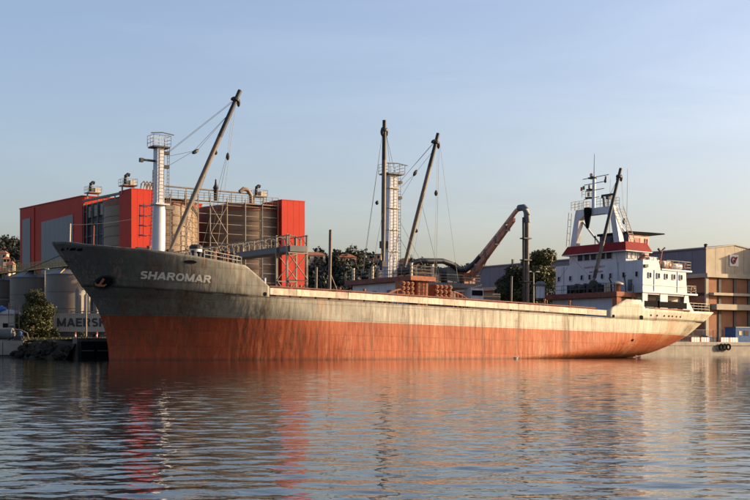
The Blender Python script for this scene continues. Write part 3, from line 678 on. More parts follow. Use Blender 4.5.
# mast house amidships
mh = MB().box(33.4, 35.9, -3.9, 7.2, 6.4, 9.45).build('mast_house', 'white_paint', ship)
MB().box(32.7, 36.25, -5.6, 7.9, 9.45, 10.0).build('winch_deck', 'rust_red', mh)
MB().box(32.75, 36.2, -5.66, -5.6, 9.5, 9.98).build('sunlit_deck_edge', 'rust_orange', mh)  # rusty port edge, its brighter orange also carries the sunlight there
MB().box(33.9, 35.4, -5.3, -3.9, 6.4, 9.44).build('deck_pillar', 'rust_orange', mh)
for s in (34.3, 34.9): ladder(MB(), (s, -5.36, 6.6), (s, -5.36, 10.6), 0.4, (1, 0, 0), 0.035, 0.4).build('ladder', 'rust_red', mh)
for t_ in (-0.5, 2.5, 5.2): MB().box(33.36, 33.4, t_-0.4, t_+0.4, 6.6, 8.6).build('door', 'steel_grey', mh)
rails(MB(), [(32.8, 7.7, 10), (32.8, -5.4, 10), (36.1, -5.4, 10), (36.1, 7.7, 10)], 1.15, 3, 0.035, 1.6).build('deck_rail', 'galvanised', mh)
for s, t_ in ((33.1, -5.2), (36.0, -5.2), (33.0, 2.4), (33.0, 1.2), (33.0, 6.5)):
    MB().lathe([(0.17, 10.0), (0.17, 11.35), (0.2, 11.36), (0.2, 11.45)], s, t_, 10).build('vent_post', 'cream_paint', mh)
for t_ in (-3.6, -2.2, 3.4):
    w_ = MB().tube((34.2, t_-0.5, 10.75), (34.2, t_+0.5, 10.75), 0.45, n=14).box(33.8, 34.6, t_-0.7, t_-0.5, 10, 11.1).box(33.8, 34.6, t_+0.5, t_+0.7, 10, 11.1); w_.build('winch', 'dark_steel', mh)
# stowed folding hatch panels on either side of the mast house
def hatch_panel(s, z0, z1, n_):
    p = MB().box(s-0.2, s+0.2, -5.3, -4.1, z0, z1).build('stowed_hatch_panel', 'rust_orange', ship)
    for k in range(n_):
        z = lerp(z0+0.3, z1-0.25, k/(n_-1)); MB().tube((s, -5.3, z), (s, -5.52, z), 0.27, 0.2, n=12).build('wheel', 'rust_orange', p)
        MB().tube((s, -5.52, z), (s, -5.57, z), 0.09, n=8).build('hub', 'dark_steel', p)
for s in (31.95, 32.55, 33.15): hatch_panel(s, 7.2, 9.35, 4)
for s in (36.6, 37.2, 37.85, 38.5): hatch_panel(s, 7.0, 9.2, 4)
for a, b, sgn in ((29.2, 31.8, -1), (39.0, 41.4, 1)):
    mb = MB(); pts = []
    for k in range(9):
        u = k/8; zz_ = 7.45+0.95*math.sin(u*math.pi/2) if sgn < 0 else 7.45+0.95*math.cos(u*math.pi/2)
        pts.append((lerp(a, b, u), -5.35, zz_))
    mb.path(pts, 0.11, 6)
    for p in pts[::2]: mb.tube((p[0], p[1], 6.4), p, 0.08, n=6)
    mb.build('stowing_rail', 'rust_orange', ship)
# main mast
mm = MB().hexa([(33.1, -0.7, 10), (34.5, -0.7, 10), (34.5, 0.6, 10), (33.1, 0.6, 10)], [(33.2, -0.55, 21.9), (34.3, -0.55, 21.9), (34.3, 0.5, 21.9), (33.2, 0.5, 21.9)]).build('mast', 'white_paint', ship)
MB().box(32.7, 34.9, -1.0, 0.9, 21.9, 22.05).build('mast_platform', 'steel_grey', mm)
rails(MB(), [(32.65, -1.05, 22.0), (34.95, -1.05, 22.0), (34.95, 0.95, 22.0), (32.65, 0.95, 22.0), (32.65, -1.05, 22.0)], 1.1, 3, 0.03, 0.9).build('platform_rail', 'white_paint', mm)
MB().path([(32.4, -1.2, 23), (33.7, -1.3, 23.1), (35.2, -1.2, 23.0)], 0.06, 6).build('lamp_bar', 'steel_grey', mm)
ladder(MB(), (33.9, -0.85, 10.1), (33.85, -0.7, 21.9), 0.5, (1, 0, 0)).build('mast_ladder', 'steel_grey', mm)
ladder(MB(), (34.95, -0.3, 10.1), (34.7, -0.3, 21.9), 0.5, (0, 1, 0)).build('mast_ladder', 'boom_paint', mm)
for z in (13, 15.5, 18, 20.3): MB().box(33.08, 34.55, -0.76, 0.66, z, z+0.1).build('mast_band', 'cream_paint', mm)
for z in (21, 19.2): MB().box(34.4, 35.1, -0.4, 0.2, z, z+0.3).build('sheave_bracket', 'dark_steel', mm)
MB().box(32.5, 33.05, -0.5, 0.3, 13.4, 14.2).build('control_box', 'dark_steel', mm)
h2, t2 = Vector((31.75, -1.6, 11.6)), Vector((31.6, -1.6, 27.75)); b2 = boom(h2, t2, 0.26, 0.28)
h3, t3 = Vector((35.1, -0.9, 11.0)), Vector((39.75, -0.9, 27.3)); b3 = boom(h3, t3, 0.26, 0.25)
wr = MB(); p2 = h2.lerp(t2, 0.93)
for q in ((26.6, -5.2, 10.0), (27.1, -4.6, 10.0)): wire(wr, p2+Vector((-0.25, 0, -0.4)), q)
for q in ((33.2, -0.8, 22.0), (33.9, -0.6, 22.0)): wire(wr, p2+Vector((0.25, 0, -0.4)), q)
wire(wr, (32.2, -1.2, 19.0), (28.5, -4, 9.8)); wire(wr, (32.3, -1.2, 14.0), (29.6, -3, 10.2)); wr.build('rigging', 'wire', b2)
block(b2, p2+Vector((-0.3, 0, -0.7)), (0, 0, 1), 1.0); block(b2, p2+Vector((0.3, 0, -0.7)), (0, 0, 1), 1.0); block(b2, (29.6, -3.3, 17.8), (0.2, 0, 1), 0.5)
wr = MB(); pa_ = h3.lerp(t3, 0.95); pb_ = h3.lerp(t3, 0.88)
wire(wr, (34.9, -0.4, 21.4), pa_); wire(wr, (34.9, -0.1, 21.2), pa_+Vector((0, 0.4, -0.1))); wire(wr, (34.9, -0.4, 19.4), (36.8, -0.6, 22.4)); wire(wr, (36.8, -0.6, 22.4), pb_); wire(wr, (34.9, -0.5, 20.6), (36.8, -0.6, 22.4))
wire(wr, pa_+Vector((0.2, 0, -0.3)), (39.4, -1, 10.4)); wire(wr, pa_+Vector((0.4, 0, -0.3)), (39.7, -1, 10.4)); wire(wr, pa_+Vector((0.5, 0, -0.4)), (42.6, -1.5, 10.0))
wire(wr, h3.lerp(t3, 0.7), (35.4, -2, 11)); wire(wr, (34.5, -0.5, 17), (37.6, -2.5, 10.2)); wire(wr, (34.5, -0.5, 15), (36.4, -2.8, 10.2)); wire(wr, h3.lerp(t3, 0.5), (39.2, -2.5, 10)); wr.build('rigging', 'wire', b3)
block(b3, pa_+Vector((0.3, 0, -1.0)), (0, 0, 1), 0.9); block(b3, pa_+Vector((-0.75, 0, -0.4)), (1, 0, 0.7), 0.8); block(b3, (36.5, -0.6, 22.0), (0.6, 0, 1), 0.9); block(b3, (39.5, -1, 19.9), (0, 0, 1), 0.7); block(b3, h3.lerp(t3, 0.3)+Vector((0.3, 0, -0.5)), (0, 0, 1), 0.5)
# stanchions along the port rail
for s, z0, z1, r_ in ((19.3, 6.6, 10.05, 0.14), (20.95, 6.6, 14.0, 0.17), (45.65, 6.3, 10.5, 0.12)):
    st_ = MB().tube((s, -7.6, z0), (s, -7.6, z1), r_, n=10).build('stanchion', 'boom_paint', ship, True)
    if r_ > 0.15:
        MB().tube((s, -7.6, 11.2), (s, -7.6, 14.05), r_*0.9, n=10).build('stanchion_top', 'dark_steel', st_); MB().tube((s+0.1, -7.6, 9.4), (s+1.1, -7.6, 7.4), 0.06, n=6).build('stanchion_stay', 'boom_paint', st_)
for s in (16.4, 17.6, 22.4, 25.5, 51, 55): MB().lathe([(0.1, 6.5), (0.1, 7.9), (0.16, 7.92), (0.16, 8.1)], s, -7.3, 8).build('air_pipe', 'rust_orange', ship)
# winch platform in front of the deckhouse --------------------------------
wp = MB().box(63.9, 66.4, -5.6, 5.6, 6.1, 8.95).build('winch_house', 'white_paint', ship)
MB().box(63.0, 66.5, -7.0, 6.3, 8.95, 9.6).build('winch_deck', 'rust_red', wp)
MB().box(63.05, 66.45, -7.06, -7.0, 9.0, 9.58).build('sunlit_deck_edge', 'rust_orange', wp)  # sunlight on the rusty port edge put into the orange
MB().box(63.2, 64.0, -6.95, -6.2, 6.1, 8.94).build('deck_pillar', 'rust_orange', wp)
rails(MB(), [(63.1, 6.2, 9.6), (63.1, -6.8, 9.6)], 1.05, 2, 0.035, 1.6).build('deck_rail', 'steel_grey', wp)
for t_ in (-1.6, 0.4, 2.0):
    MB().tube((64.4, t_-0.6, 10.35), (64.4, t_+0.6, 10.35), 0.5, n=14).box(63.9, 64.9, t_-0.85, t_-0.65, 9.6, 10.9).box(63.9, 64.9, t_+0.65, t_+0.85, 9.6, 10.8).box(64.7, 65.3, t_-0.4, t_+0.4, 9.6, 10.6).build('winch', 'dark_steel', wp)
for t_, h_ in ((-4.6, 1.2), (-3.7, 1.0)): MB().box(63.6, 64.4, t_-0.3, t_+0.3, 9.6, 9.6+h_).build('control_stand', 'cream_paint' if t_ < -4 else 'dark_steel', wp)
vt = MB().lathe([(0.42, 9.6), (0.42, 10.5)], 63.9, -6.3, 14).build('ventilator', 'rust_orange', wp, True); MB().lathe([(0.8, 10.5), (0.8, 10.65), (0.2, 10.95)], 63.9, -6.3, 14).build('ventilator_cap', 'cream_paint', vt, True)
vt = MB().lathe([(0.6, 9.0), (0.6, 10.6)], 60.5, 4.2, 14).build('ventilator', 'white_paint', ship, True); MB().lathe([(0.85, 10.6), (0.85, 10.8), (0.3, 11.2)], 60.5, 4.2, 14).build('ventilator_cap', 'steel_grey', vt, True)
MB().path([(65.0, -6.7, 9.6), (64.9, -6.7, 10.7), (64.7, -6.7, 11.4), (64.9, -6.7, 11.7)], 0.08, 6).build('davit', 'dark_steel', wp)
MB().path([(65.6, -6.8, 9.6), (65.6, -6.8, 10.5), (65.9, -6.8, 10.7), (66.2, -6.8, 10.5), (66.2, -6.8, 9.6)], 0.04, 6).build('hand_hoop', 'dark_steel', wp)
# deckhouse -----------------------------------------------------------------
HZ0, HZ1, HZ2 = 9.82, 12.55, 13.68
dh = MB().prism([(66.58, HZ0), (74.6, HZ0), (74.35, HZ1), (69.75, HZ1), (69.35, HZ2), (66.58, HZ2)], 'y', -8.0, 8.0).build('deckhouse', 'white_paint', ship)
MB().box(66.5, 76.5, -8.12, 8.12, HZ0-0.22, HZ0-0.01).build('deck_slab', 'white_paint', dh)
MB().box(69.9, 75.4, -8.1, 8.1, HZ1+0.005, HZ1+0.2).build('deck_slab', 'white_paint', dh)
def window(parent, p, w, h, face, m='window_dark', fr='white_paint'):
    s, t_, z = p
    if face == 'f':
        o = MB().box(s-0.05, s+0.02, t_-w/2, t_+w/2, z-h/2, z+h/2).build('window', m, parent)
        f_ = MB(); e = 0.06
        for a, b, c, d in ((t_-w/2-e, t_+w/2+e, z+h/2, z+h/2+e), (t_-w/2-e, t_+w/2+e, z-h/2-e, z-h/2), (t_-w/2-e, t_-w/2, z-h/2, z+h/2), (t_+w/2, t_+w/2+e, z-h/2, z+h/2)): f_.box(s-0.1, s+0.02, a, b, c, d)
    else:
        o = MB().box(s-w/2, s+w/2, t_-0.05, t_+0.02, z-h/2, z+h/2).build('window', m, parent)
        f_ = MB(); e = 0.06
        for a, b, c, d in ((s-w/2-e, s+w/2+e, z+h/2, z+h/2+e), (s-w/2-e, s+w/2+e, z-h/2-e, z-h/2), (s-w/2-e, s-w/2, z-h/2, z+h/2), (s+w/2, s+w/2+e, z-h/2, z+h/2)): f_.box(a, b, t_-0.1, t_+0.02, c, d)
    f_.build('window_frame', fr, parent)
    return o
for t_ in (7.28, 5.05, 2.87, 1.37, -0.91, -2.43, -4.77, -7.02): window(dh, (66.58, t_, 11.92), 0.42, 0.62, 'f')
for s in (67.8, 69.33, 70.75, 72.13, 73.44): window(dh, (s, -8.0, 11.8), 0.4, 0.6, 's')
MB().box(66.75, 67.35, -8.22, -8.0, 12.75, 13.1).build('sidelight_box', 'dark_steel', dh)
for t_ in (6.4, -3.7): MB().tube((66.5, t_, 9.9), (66.5, t_, 13.6), 0.05, n=6).build('drain_pipe', 'white_paint', dh)
for s, t_, z in ((71.5, -8.02, 13.3), (74.2, -8.02, 13.3), (75.6, -7.98, 10.4)):
    MB().path([(s+0.3*math.cos(2*math.pi*k/14), t_, z+0.3*math.sin(2*math.pi*k/14)) for k in range(15)], 0.06, 6).build('lifebuoy', 'rust_orange', dh)
MB().box(66.5, 66.58, 3.4, 4.2, 9.85, 11.3).build('door', 'cream_paint', dh); MB().box(66.5, 66.58, -6.2, -5.5, 9.85, 11.3).build('door', 'steel_grey', dh)
for s in (68.6, 72.8): MB().box(s-0.03, s+0.03, -8.06, -8.0, 9.85, 12.5).build('weld_strip', 'white_paint', dh)
MB().box(66.6, 74.5, -8.05, -8.0, 10.55, 10.62).build('weld_strip', 'white_paint', dh)
# lettering on the front: it faces forward, so text runs towards port
def front_text(body, width, t0, z0, h, m):
    vs, fs = text_geo(body, 1.0, 0.0, 0.01); w_ = max(p[0] for p in vs); k = width/w_
    mb = MB(); mb.add([(66.55-e, t0-x*k, z0+y*h) for x, y, e in vs], fs); o = mb.build('lettering', m, dh); o['kind'] = 'stuff'; return o
front_text('SAFETY FIRST', 3.9, 2.5, 13.08, 0.36, 'letter_red'); front_text('NO SMOKING', 2.5, 1.5, 12.45, 0.34, 'letter_red')
# bridge
br = MB().box(66.62, 70.0, -5.0, 5.4, HZ2, 15.1).build('bridge', 'white_paint', ship)
for t_ in (3.22, 1.99, 0.74, -0.91, -2.11): window(br, (66.62, t_, 14.53), 0.95, 0.78, 'f')
for s in (67.2, 68.0, 69.1): window(br, (s, -5.0, 14.45), 0.55, 0.7, 's', 'glass_lamp' if s < 68.5 else 'window_dark')
b0 = [(65.85, -5.75), (70.6, -5.75), (70.6, 6.1), (65.85, 6.1)]; b1_ = [(66.35, -5.15), (70.2, -5.15), (70.2, 5.5), (66.35, 5.5)]
vz = MB().hexa([(a, b, 15.02) for a, b in b0], [(a, b, 16.15) for a, b in b1_]).build('visor', 'visor_red', br)
MB().hexa([(a, b, 14.9) for a, b in b0], [(a, b, 15.0) for a, b in b0]).build('visor_lip', 'white_paint', vz)
MB().box(67.8, 69.9, -7.6, -5.1, HZ2, 13.85).build('bridge_wing', 'white_paint', br)
rails(MB(), [(67.0, -7.9, HZ2), (69.3, -7.9, HZ2)], 0.4, 1, 0.04, 0.8).build('wing_rail', 'cream_paint', br)
MB().path([(67.6, -6.2, 13.8), (68.4, -6.4, 14.3), (69.2, -6.2, 14.25), (69.6, -6.3, 13.8)], [0.15, 0.3, 0.28, 0.1], 8).build('covered_gear', 'rust_red', br)
# portal mast on the bridge roof
AS = 66.95
pm = MB()
pm.hexa([(AS-0.4, 5.2, 16.1), (AS+0.4, 5.2, 16.1), (AS+0.4, 4.2, 16.1), (AS-0.4, 4.2, 16.1)], [(AS-0.4, 4.45, 20.0), (AS+0.4, 4.45, 20.0), (AS+0.4, 3.5, 20.0), (AS-0.4, 3.5, 20.0)])
pm.build('mast_leg', 'white_paint', ship)
pm = MB(); pm.hexa([(AS-0.4, -3.95, 16.1), (AS+0.4, -3.95, 16.1), (AS+0.4, -2.95, 16.1), (AS-0.4, -2.95, 16.1)], [(AS-0.4, -3.0, 20.0), (AS+0.4, -3.0, 20.0), (AS+0.4, -2.1, 20.0), (AS-0.4, -2.1, 20.0)]); pm.build('mast_leg', 'white_paint', ship)
xb = MB().prism([(-3.0, 20.0), (-2.1, 19.6), (-1.3, 20.05), (2.7, 20.05), (3.5, 19.6), (4.45, 20.0), (4.2, 20.95), (-2.75, 20.95)], 'x', AS-0.42, AS+0.42).build('mast_crossbar', 'white_paint', ship)
for a, b in (((AS+0.3, 3.6, 19.4), (AS+3.0, 2.6, 16.1)), ((AS+0.3, -2.3, 19.4), (AS+3.2, -3.0, 16.1))): MB().tube(a, b, 0.13, n=10).build('mast_strut', 'white_paint', xb)
ladder(MB(), (AS-0.2, 5.9, 16.2), (AS-0.2, 5.5, 20.7), 0.75, (1, 0.3, 0), 0.05, 0.9).build('ladder', 'steel_grey', xb)
ladder(MB(), (AS+1.8, -4.2, 16.2), (AS+0.5, -3.2, 20.9), 0.8, (1, 0, 0), 0.05, 0.4).build('ladder', 'cream_paint', xb)
MB().lathe([(0.12, 18.3), (0.2, 18.35), (0.42, 19.5), (0.52, 20.6), (0.5, 21.0)], AS-0.75, 1.6, 12).build('day_shape', 'black_rubber', xb, True)
rails(MB(), [(AS-0.6, 4.9, 20.95), (AS-0.6, 2.6, 20.95), (AS+0.6, 2.6, 20.95), (AS+0.6, 4.9, 20.95), (AS-0.6, 4.9, 20.95)], 1.1, 3, 0.025, 0.8).build('platform_rail', 'cream_paint', xb)
rails(MB(), [(AS-0.6, 0.2, 20.95), (AS-0.6, -2.8, 20.95), (AS+0.6, -2.8, 20.95), (AS+0.6, 0.2, 20.95)], 1.1, 3, 0.025, 0.8).build('platform_rail', 'cream_paint', xb)
sp_ = MB().tube((AS, 1.3, 20.9), (AS, 1.3, 25.2), 0.28, 0.2, n=12).build('signal_mast', 'white_paint', ship, True)
MB().tube((AS, 1.3, 25.2), (AS, 1.3, 28.1), 0.06, 0.03, n=6).build('pole', 'dark_steel', sp_)
for z, a, b in ((22.3, 3.1, 0.3), (23.3, 2.8, -0.6), (24.2, 3.1, -0.7), (25.0, 3.4, -1.4)):
    MB().tube((AS, a, z), (AS, b, z+0.1), 0.05, n=6).build('yard', 'dark_steel', sp_)
for z, t_ in ((22.35, 2.1), (23.4, 1.9), (24.9, 1.6)): MB().lathe([(0.6, z), (0.62, z+0.12), (0.1, z+0.2)], AS, t_, 12).build('mast_shelf', 'dark_steel', sp_)
rails(MB(), [(AS-0.5, 3.0, 22.5), (AS-0.5, 1.6, 22.5), (AS+0.5, 1.6, 22.5), (AS+0.5, 3.0, 22.5), (AS-0.5, 3.0, 22.5)], 0.8, 2, 0.025, 0.7).build('shelf_rail', 'cream_paint', sp_)
for z, t_ in ((22.6, 2.0), (23.6, 1.9), (25.1, 1.6)): MB().lathe([(0.16, z), (0.2, z+0.1), (0.2, z+0.4), (0.1, z+0.5)], AS-0.2, t_, 10).build('navigation_lamp', 'cream_paint', sp_)
for z, t_ in ((22.6, -0.3), (24.6, -0.8)): MB().lathe([(0.12, z-0.5), (0.18, z-0.3), (0.12, z)], AS, t_, 8).build('deck_lamp', 'dark_steel', sp_)
MB().box(AS-0.02, AS+0.02, 3.0, 3.4, 23.6, 24.1).build('signal_flag', 'flag_green', sp_); MB().box(AS-0.02, AS+0.02, 3.42, 3.8, 23.5, 24.0).build('signal_flag', 'red_plastic', sp_)
MB().box(AS-0.02, AS+0.02, -1.0, -0.7, 24.5, 24.95).build('signal_flag', 'letter_red', sp_)
MB().tube((AS-0.2, -1.6, 20.9), (AS-0.2, -1.6, 22.3), 0.09, n=8).box(AS-0.3, AS, -2.6, -0.6, 22.3, 22.55).box(AS-0.4, AS+0.1, -1.9, -1.3, 21.9, 22.3).build('radar_scanner', 'dark_steel', xb)
MB().tube((AS-0.3, -1.0, 20.95), (AS+0.1, -0.4, 22.2), 0.14, n=8).build('floodlight', 'dark_steel', xb)
for t_, s_, z_ in ((-3.2, 68.5, 25.8), (0.9, 69.5, 25.0)): MB().tube((s_, t_, 16), (s_, t_, z_), 0.03, 0.015, n=5).build('whip_antenna', 'dark_steel', br)
MB().lathe([(0.25, 16.1), (0.3, 16.8), (0.2, 17.0)], 67.2, -1.9, 10).build('searchlight', 'dark_steel', br); MB().tube((67.2, 1.2, 16.1), (67.2, 1.2, 17.1), 0.05).lathe([(0.12, 17.1), (0.15, 17.25), (0.05, 17.4)], 67.2, 1.2, 8).build('searchlight', 'dark_steel', br)
# aft derrick
h4, t4 = Vector((63.0, -3.0, 11.0)), Vector((67.5, -3.0, 25.75)); b4 = boom(h4, t4, 0.25, 0.97)
wr = MB(); pa_ = h4.lerp(t4, 0.94)
wire(wr, pa_, (AS-0.4, -1.4, 21.0)); wire(wr, pa_+Vector((0, 0.3, -0.5)), (AS-0.4, -1.0, 21.0)); wire(wr, pa_+Vector((0.4, 0, -0.2)), (68.0, -3.2, 17.4)); wire(wr, pa_+Vector((0.5, 0, -0.2)), (68.1, -3.2, 19))
wire(wr, h4, (66.4, 4.5, 14.6)); wire(wr, h4, (66.4, -6.5, 10.2)); wire(wr, (66.4, 4.5, 14.4), (63.6, 5.7, 10)); wire(wr, (66.3, -3.6, 14.6), (64.2, -6.5, 10.4)); wr.build('rigging', 'wire', b4)
block(b4, pa_+Vector((0.35, 0, -0.8)), (0, 0, 1), 0.9); block(b4, (68.0, -3.2, 18.6), (0, 0, 1), 0.8); block(b4, pa_+Vector((-0.3, 0.1, -0.8)), (0.4, 0, 1), 0.7)
MB().box(62.6, 63.4, -3.4, -2.6, 10.3, 10.9).build('heel_block', 'dark_steel', b4); MB().tube((63, -3, 9.6), (63, -3, 10.4), 0.2).build('heel_post', 'dark_steel', b4)
MB().path([(63.6, -5.6, 9.6), (63.3, -5.8, 10.8), (62.9, -5.9, 11.2), (63.1, -5.9, 11.7)], 0.1, 7).build('guide_arm', 'dark_steel', b4)
# funnel
fn = MB().box(68.9, 72.6, -3.2, 2.0, 14.6, 17.45).build('funnel', 'funnel_pink', ship)
MB().box(68.84, 68.9, -3.22, 2.02, 14.7, 17.47).build('funnel_front', 'funnel_blue', fn)
MB().prism([(68.6, 17.46), (72.6, 17.46), (75.2, 17.75), (75.2, 17.9), (72.4, 17.85), (68.6, 17.75)], 'y', -3.5, 2.3).build('funnel_cap', 'letter_black', fn)
for s, z, r_ in ((70.4, 16.5, 0.5), (71.5, 15.9, 0.35)): MB().tube((s, -3.2, z), (s, -3.25, z), r_, n=18).build('funnel_emblem', 'letter_red' if r_ > 0.4 else 'rust_orange', fn)
for s in (70.9, 71.9, 72.3): MB().box(s-0.06, s+0.06, -3.28, -3.2, 15.2, 17.0).build('funnel_stripe', 'letter_red', fn)
MB().box(69.2, 73.0, -4.2, 3, 13.6, 14.6).build('funnel_base', 'white_paint', fn)
# gear on the house top
rails(MB(), [(70.9, -7.95, HZ1+0.2), (75.3, -7.95, HZ1+0.2), (75.3, 7.9, HZ1+0.2)], 1.1, 3, 0.03, 1.0).build('house_rail', 'cream_paint', dh)
MB().tube((71.2, -6.8, 13.4), (72.6, -6.8, 13.4), 0.5, n=14).build('liferaft_canister', 'cream_paint', dh, True); MB().box(71.3, 72.5, -7.2, -6.4, 12.75, 13.05).build('raft_cradle', 'rust_orange', dh)
MB().tube((73.4, -6.8, 13.25), (74.6, -6.8, 13.25), 0.42, n=14).build('liferaft_canister', 'white_paint', dh, True)
MB().path([(70.2, -7.2, 12.7), (70.5, -7.2, 14.0), (70.8, -7.2, 15.1)], [0.14, 0.12, 0.08], 8).build('davit_arm', 'rust_orange', dh)
MB().path([(70.1, -7.2, 15.3), (70.5, -7.2, 15.0), (70.8, -7.2, 15.1), (71.3, -7.2, 15.5)], [0.15, 0.13, 0.13, 0.12], 8).build('davit_head', 'dark_steel', dh)
MB().path([(69.9, -6.6, 12.7), (70.2, -6.6, 13.3), (70.9, -6.6, 13.2), (71.1, -6.6, 12.8)], [0.2, 0.35, 0.3, 0.2], 8).build('covered_gear', 'rust_orange', dh)
# open side passage below
lo = MB().box(66.7, 75.0, -6.1, 6.1, 6.2, HZ0-0.23).build('lower_house', 'cream_paint', ship)
for s0, s1, z1 in ((66.6, 67.5, HZ0-0.22), (69.75, 71.1, HZ0-0.22)): MB().box(s0, s1, -8.0, -7.85, 7.6, z1).build('side_pillar', 'white_paint', lo)
MB().prism([(73.9, 7.6), (75.9, 7.6), (75.05, 8.7), (74.85, HZ0-0.22), (74.2, HZ0-0.22)], 'y', -8.0, -7.85).build('side_pillar', 'white_paint', lo)
for s0, s1 in ((67.55, 69.7), (71.15, 74.1)): MB().box(s0, s1, -7.95, -7.75, HZ0-0.42, HZ0-0.22).build('side_header', 'white_paint', lo)
for s in (68.2, 72.0, 73.3): MB().box(s-0.4, s+0.4, -6.16, -6.1, 6.8, 8.9).build('door', 'dark_steel', lo)
for s in (67.3, 71.3): MB().box(s-0.25, s+0.25, -6.16, -6.1, 8.6, 9.2).build('window', 'window_dark', lo)
for s0, s1 in ((66.95, 69.3), (69.6, 74.6)): MB().prism([(-8.02, 7.82), (-7.5, 7.82), (-7.5, 8.55), (-7.62, 8.68), (-7.9, 8.68), (-8.02, 8.55)], 'x', s0, s1).build('side_screen', 'black_rubber', lo)
MB().box(67.2, 68.6, -8.06, -8.02, 7.65, 7.85).build('rail_gap', 'dark_steel', lo)
MB().box(68.6, 75.2, -8.06, -7.85, 7.6, 7.72).build('bulwark_cap', 'rust_orange', po)
rails(MB(), [(75.6, -7.5, 7.6), (78.0, -6.9, 7.65), (81, -6.0, 7.72), (82.8, -4.6, 7.78)], 1.05, 3, 0.03, 1.0).build('stern_rail', 'cream_paint', po)
MB().path([(75.4, -7.9, 9.9), (75.5, -7.9, 10.6), (76.3, -7.9, 10.6), (76.4, -7.9, 9.8)], 0.06, 6).build('deck_rail', 'cream_paint', dh)
rails(MB(), [(74.7, -7.9, HZ0), (76.4, -7.9, HZ0), (76.4, 7.9, HZ0)], 1.0, 3, 0.03, 0.8).build('deck_rail', 'cream_paint', dh)
MB().lathe([(0.3, 7), (0.3, 7.9), (0.45, 8.0), (0.4, 8.2)], 77.5, -5, 12).build('capstan', 'rust_orange', ship)
# rudder head just showing under the counter
MB().prism([(71.0, -2), (74.8, -2), (74.6, 1.9), (71.8, 2.0)], 'y', -0.18, 0.18).build('rudder', 'rust_red', ship)

# ------------------------------------------------------------------ silo complex on the quay
CT = 60.0
def silo(label, cs, ct, r, z1):
    t = thing('storage_silo', label, 'silo', (cs, ct, GZ), 'brown silos of the red plant')
    b = MB().lathe([(r, GZ), (r, z1)], cs, ct, 64).build('silo_shell', 'silo_brown', t, True)
    MB().lathe([(r+0.04, z1-0.9), (r+0.06, z1-0.1), (r-0.1, z1), (r*0.3, z1+1.0), (0.2, z1+1.2)], cs, ct, 64).build('silo_roof', 'silo_rim', t, True)
    z = GZ+1.2
    while z < z1-1.2:
        rg = MB(); n_ = 64; vs = []
        for rr, zz_ in ((r+0.01, z-0.06), (r+0.10, z-0.06), (r+0.10, z+0.06), (r+0.01, z+0.06)):
            for k in range(n_): vs.append((cs+rr*math.cos(2*math.pi*k/n_), ct+rr*math.sin(2*math.pi*k/n_), zz_))
        rg.add(vs, [(j*n_+k, j*n_+(k+1) % n_, (j+1)*n_+(k+1) % n_, (j+1)*n_+k) for j in range(3) for k in range(n_)]); rg.build('stiffener_ring', 'silo_brown', t, True)
        z += 1.55
    return t
silo('brown steel silo behind the white foremast, joined to the red tower', 34.9, 68.9, 7.5, 24.6)
silo('broad brown steel silo between the foremast boom and the red end wall', 51.4, 68.9, 7.5, 24.6)
# red clad tower
def clad(name, label, s0, s1, t0, t1, z1, seams, extra=None):
    th_ = thing(name, label, 'tower', ((s0+s1)/2, (t0+t1)/2, GZ))
    MB().box(s0+0.08, s1-0.08, t0+0.08, t1-0.08, GZ, z1-0.1).build('core', 'dark_steel', th_)
    n_ = seams; w = (s1-s0)/n_
    for i in range(n_): MB().box(s0+i*w+0.012, s0+(i+1)*w-0.012, t0, t0+0.07, GZ, z1).build('cladding_panel', 'red_cladding', th_)
    m_ = max(2, int((t1-t0)/1.1)); w = (t1-t0-0.16)/m_
    for i in range(m_):
        for s_a in (s0, s1-0.07): MB().box(s_a, s_a+0.07, t0+0.08+i*w+0.012, t0+0.08+(i+1)*w-0.012, GZ, z1).build('cladding_panel', 'red_cladding', th_)
    MB().box(s0-0.03, s1+0.03, t0-0.03, t1, z1, z1+0.12).build('roof_trim', 'red_cladding', th_)
    return th_
clad('plant_tower', 'red clad corner tower beside the white foremast', 27.7, 31.6, CT, 64.8, 25.5, 4)
clad('plant_end_wall', 'tall red clad end wall behind the conveyor trestle', 54.0, 58.4, CT, 66, 25.55, 4)
# red and grey wing running back along the other side
wg = thing('plant_wing', 'long dark red hall with two grey wall fields above the low tanks', 'building', (34, 97, GZ))
MB().prism([(81.3, GZ), (113.3, GZ), (113.3, 27.3), (81.3, 26.5)], 'x', 28.0, 50).build('wall', 'red_cladding', wg)
for t0, t1, z1 in ((85.3, 101.1, 23.9), (107.2, 111.6, 25.2)):
    n_ = max(2, int((t1-t0)/2)); w = (t1-t0)/n_
    for i in range(n_): MB().box(27.9, 28.0, t0+i*w+0.015, t0+(i+1)*w-0.015, GZ, z1).build('grey_panel', 'grey_cladding', wg)
MB().box(27.85, 28.0, 104.9, 105.3, GZ, 26.9).build('corner_flashing', 'red_cladding', wg)
MB().prism([(81.2, 26.52), (113.4, 27.32), (113.4, 27.5), (81.2, 26.7)], 'x', 27.9, 50.1).build('roof_edge', 'red_cladding', wg)
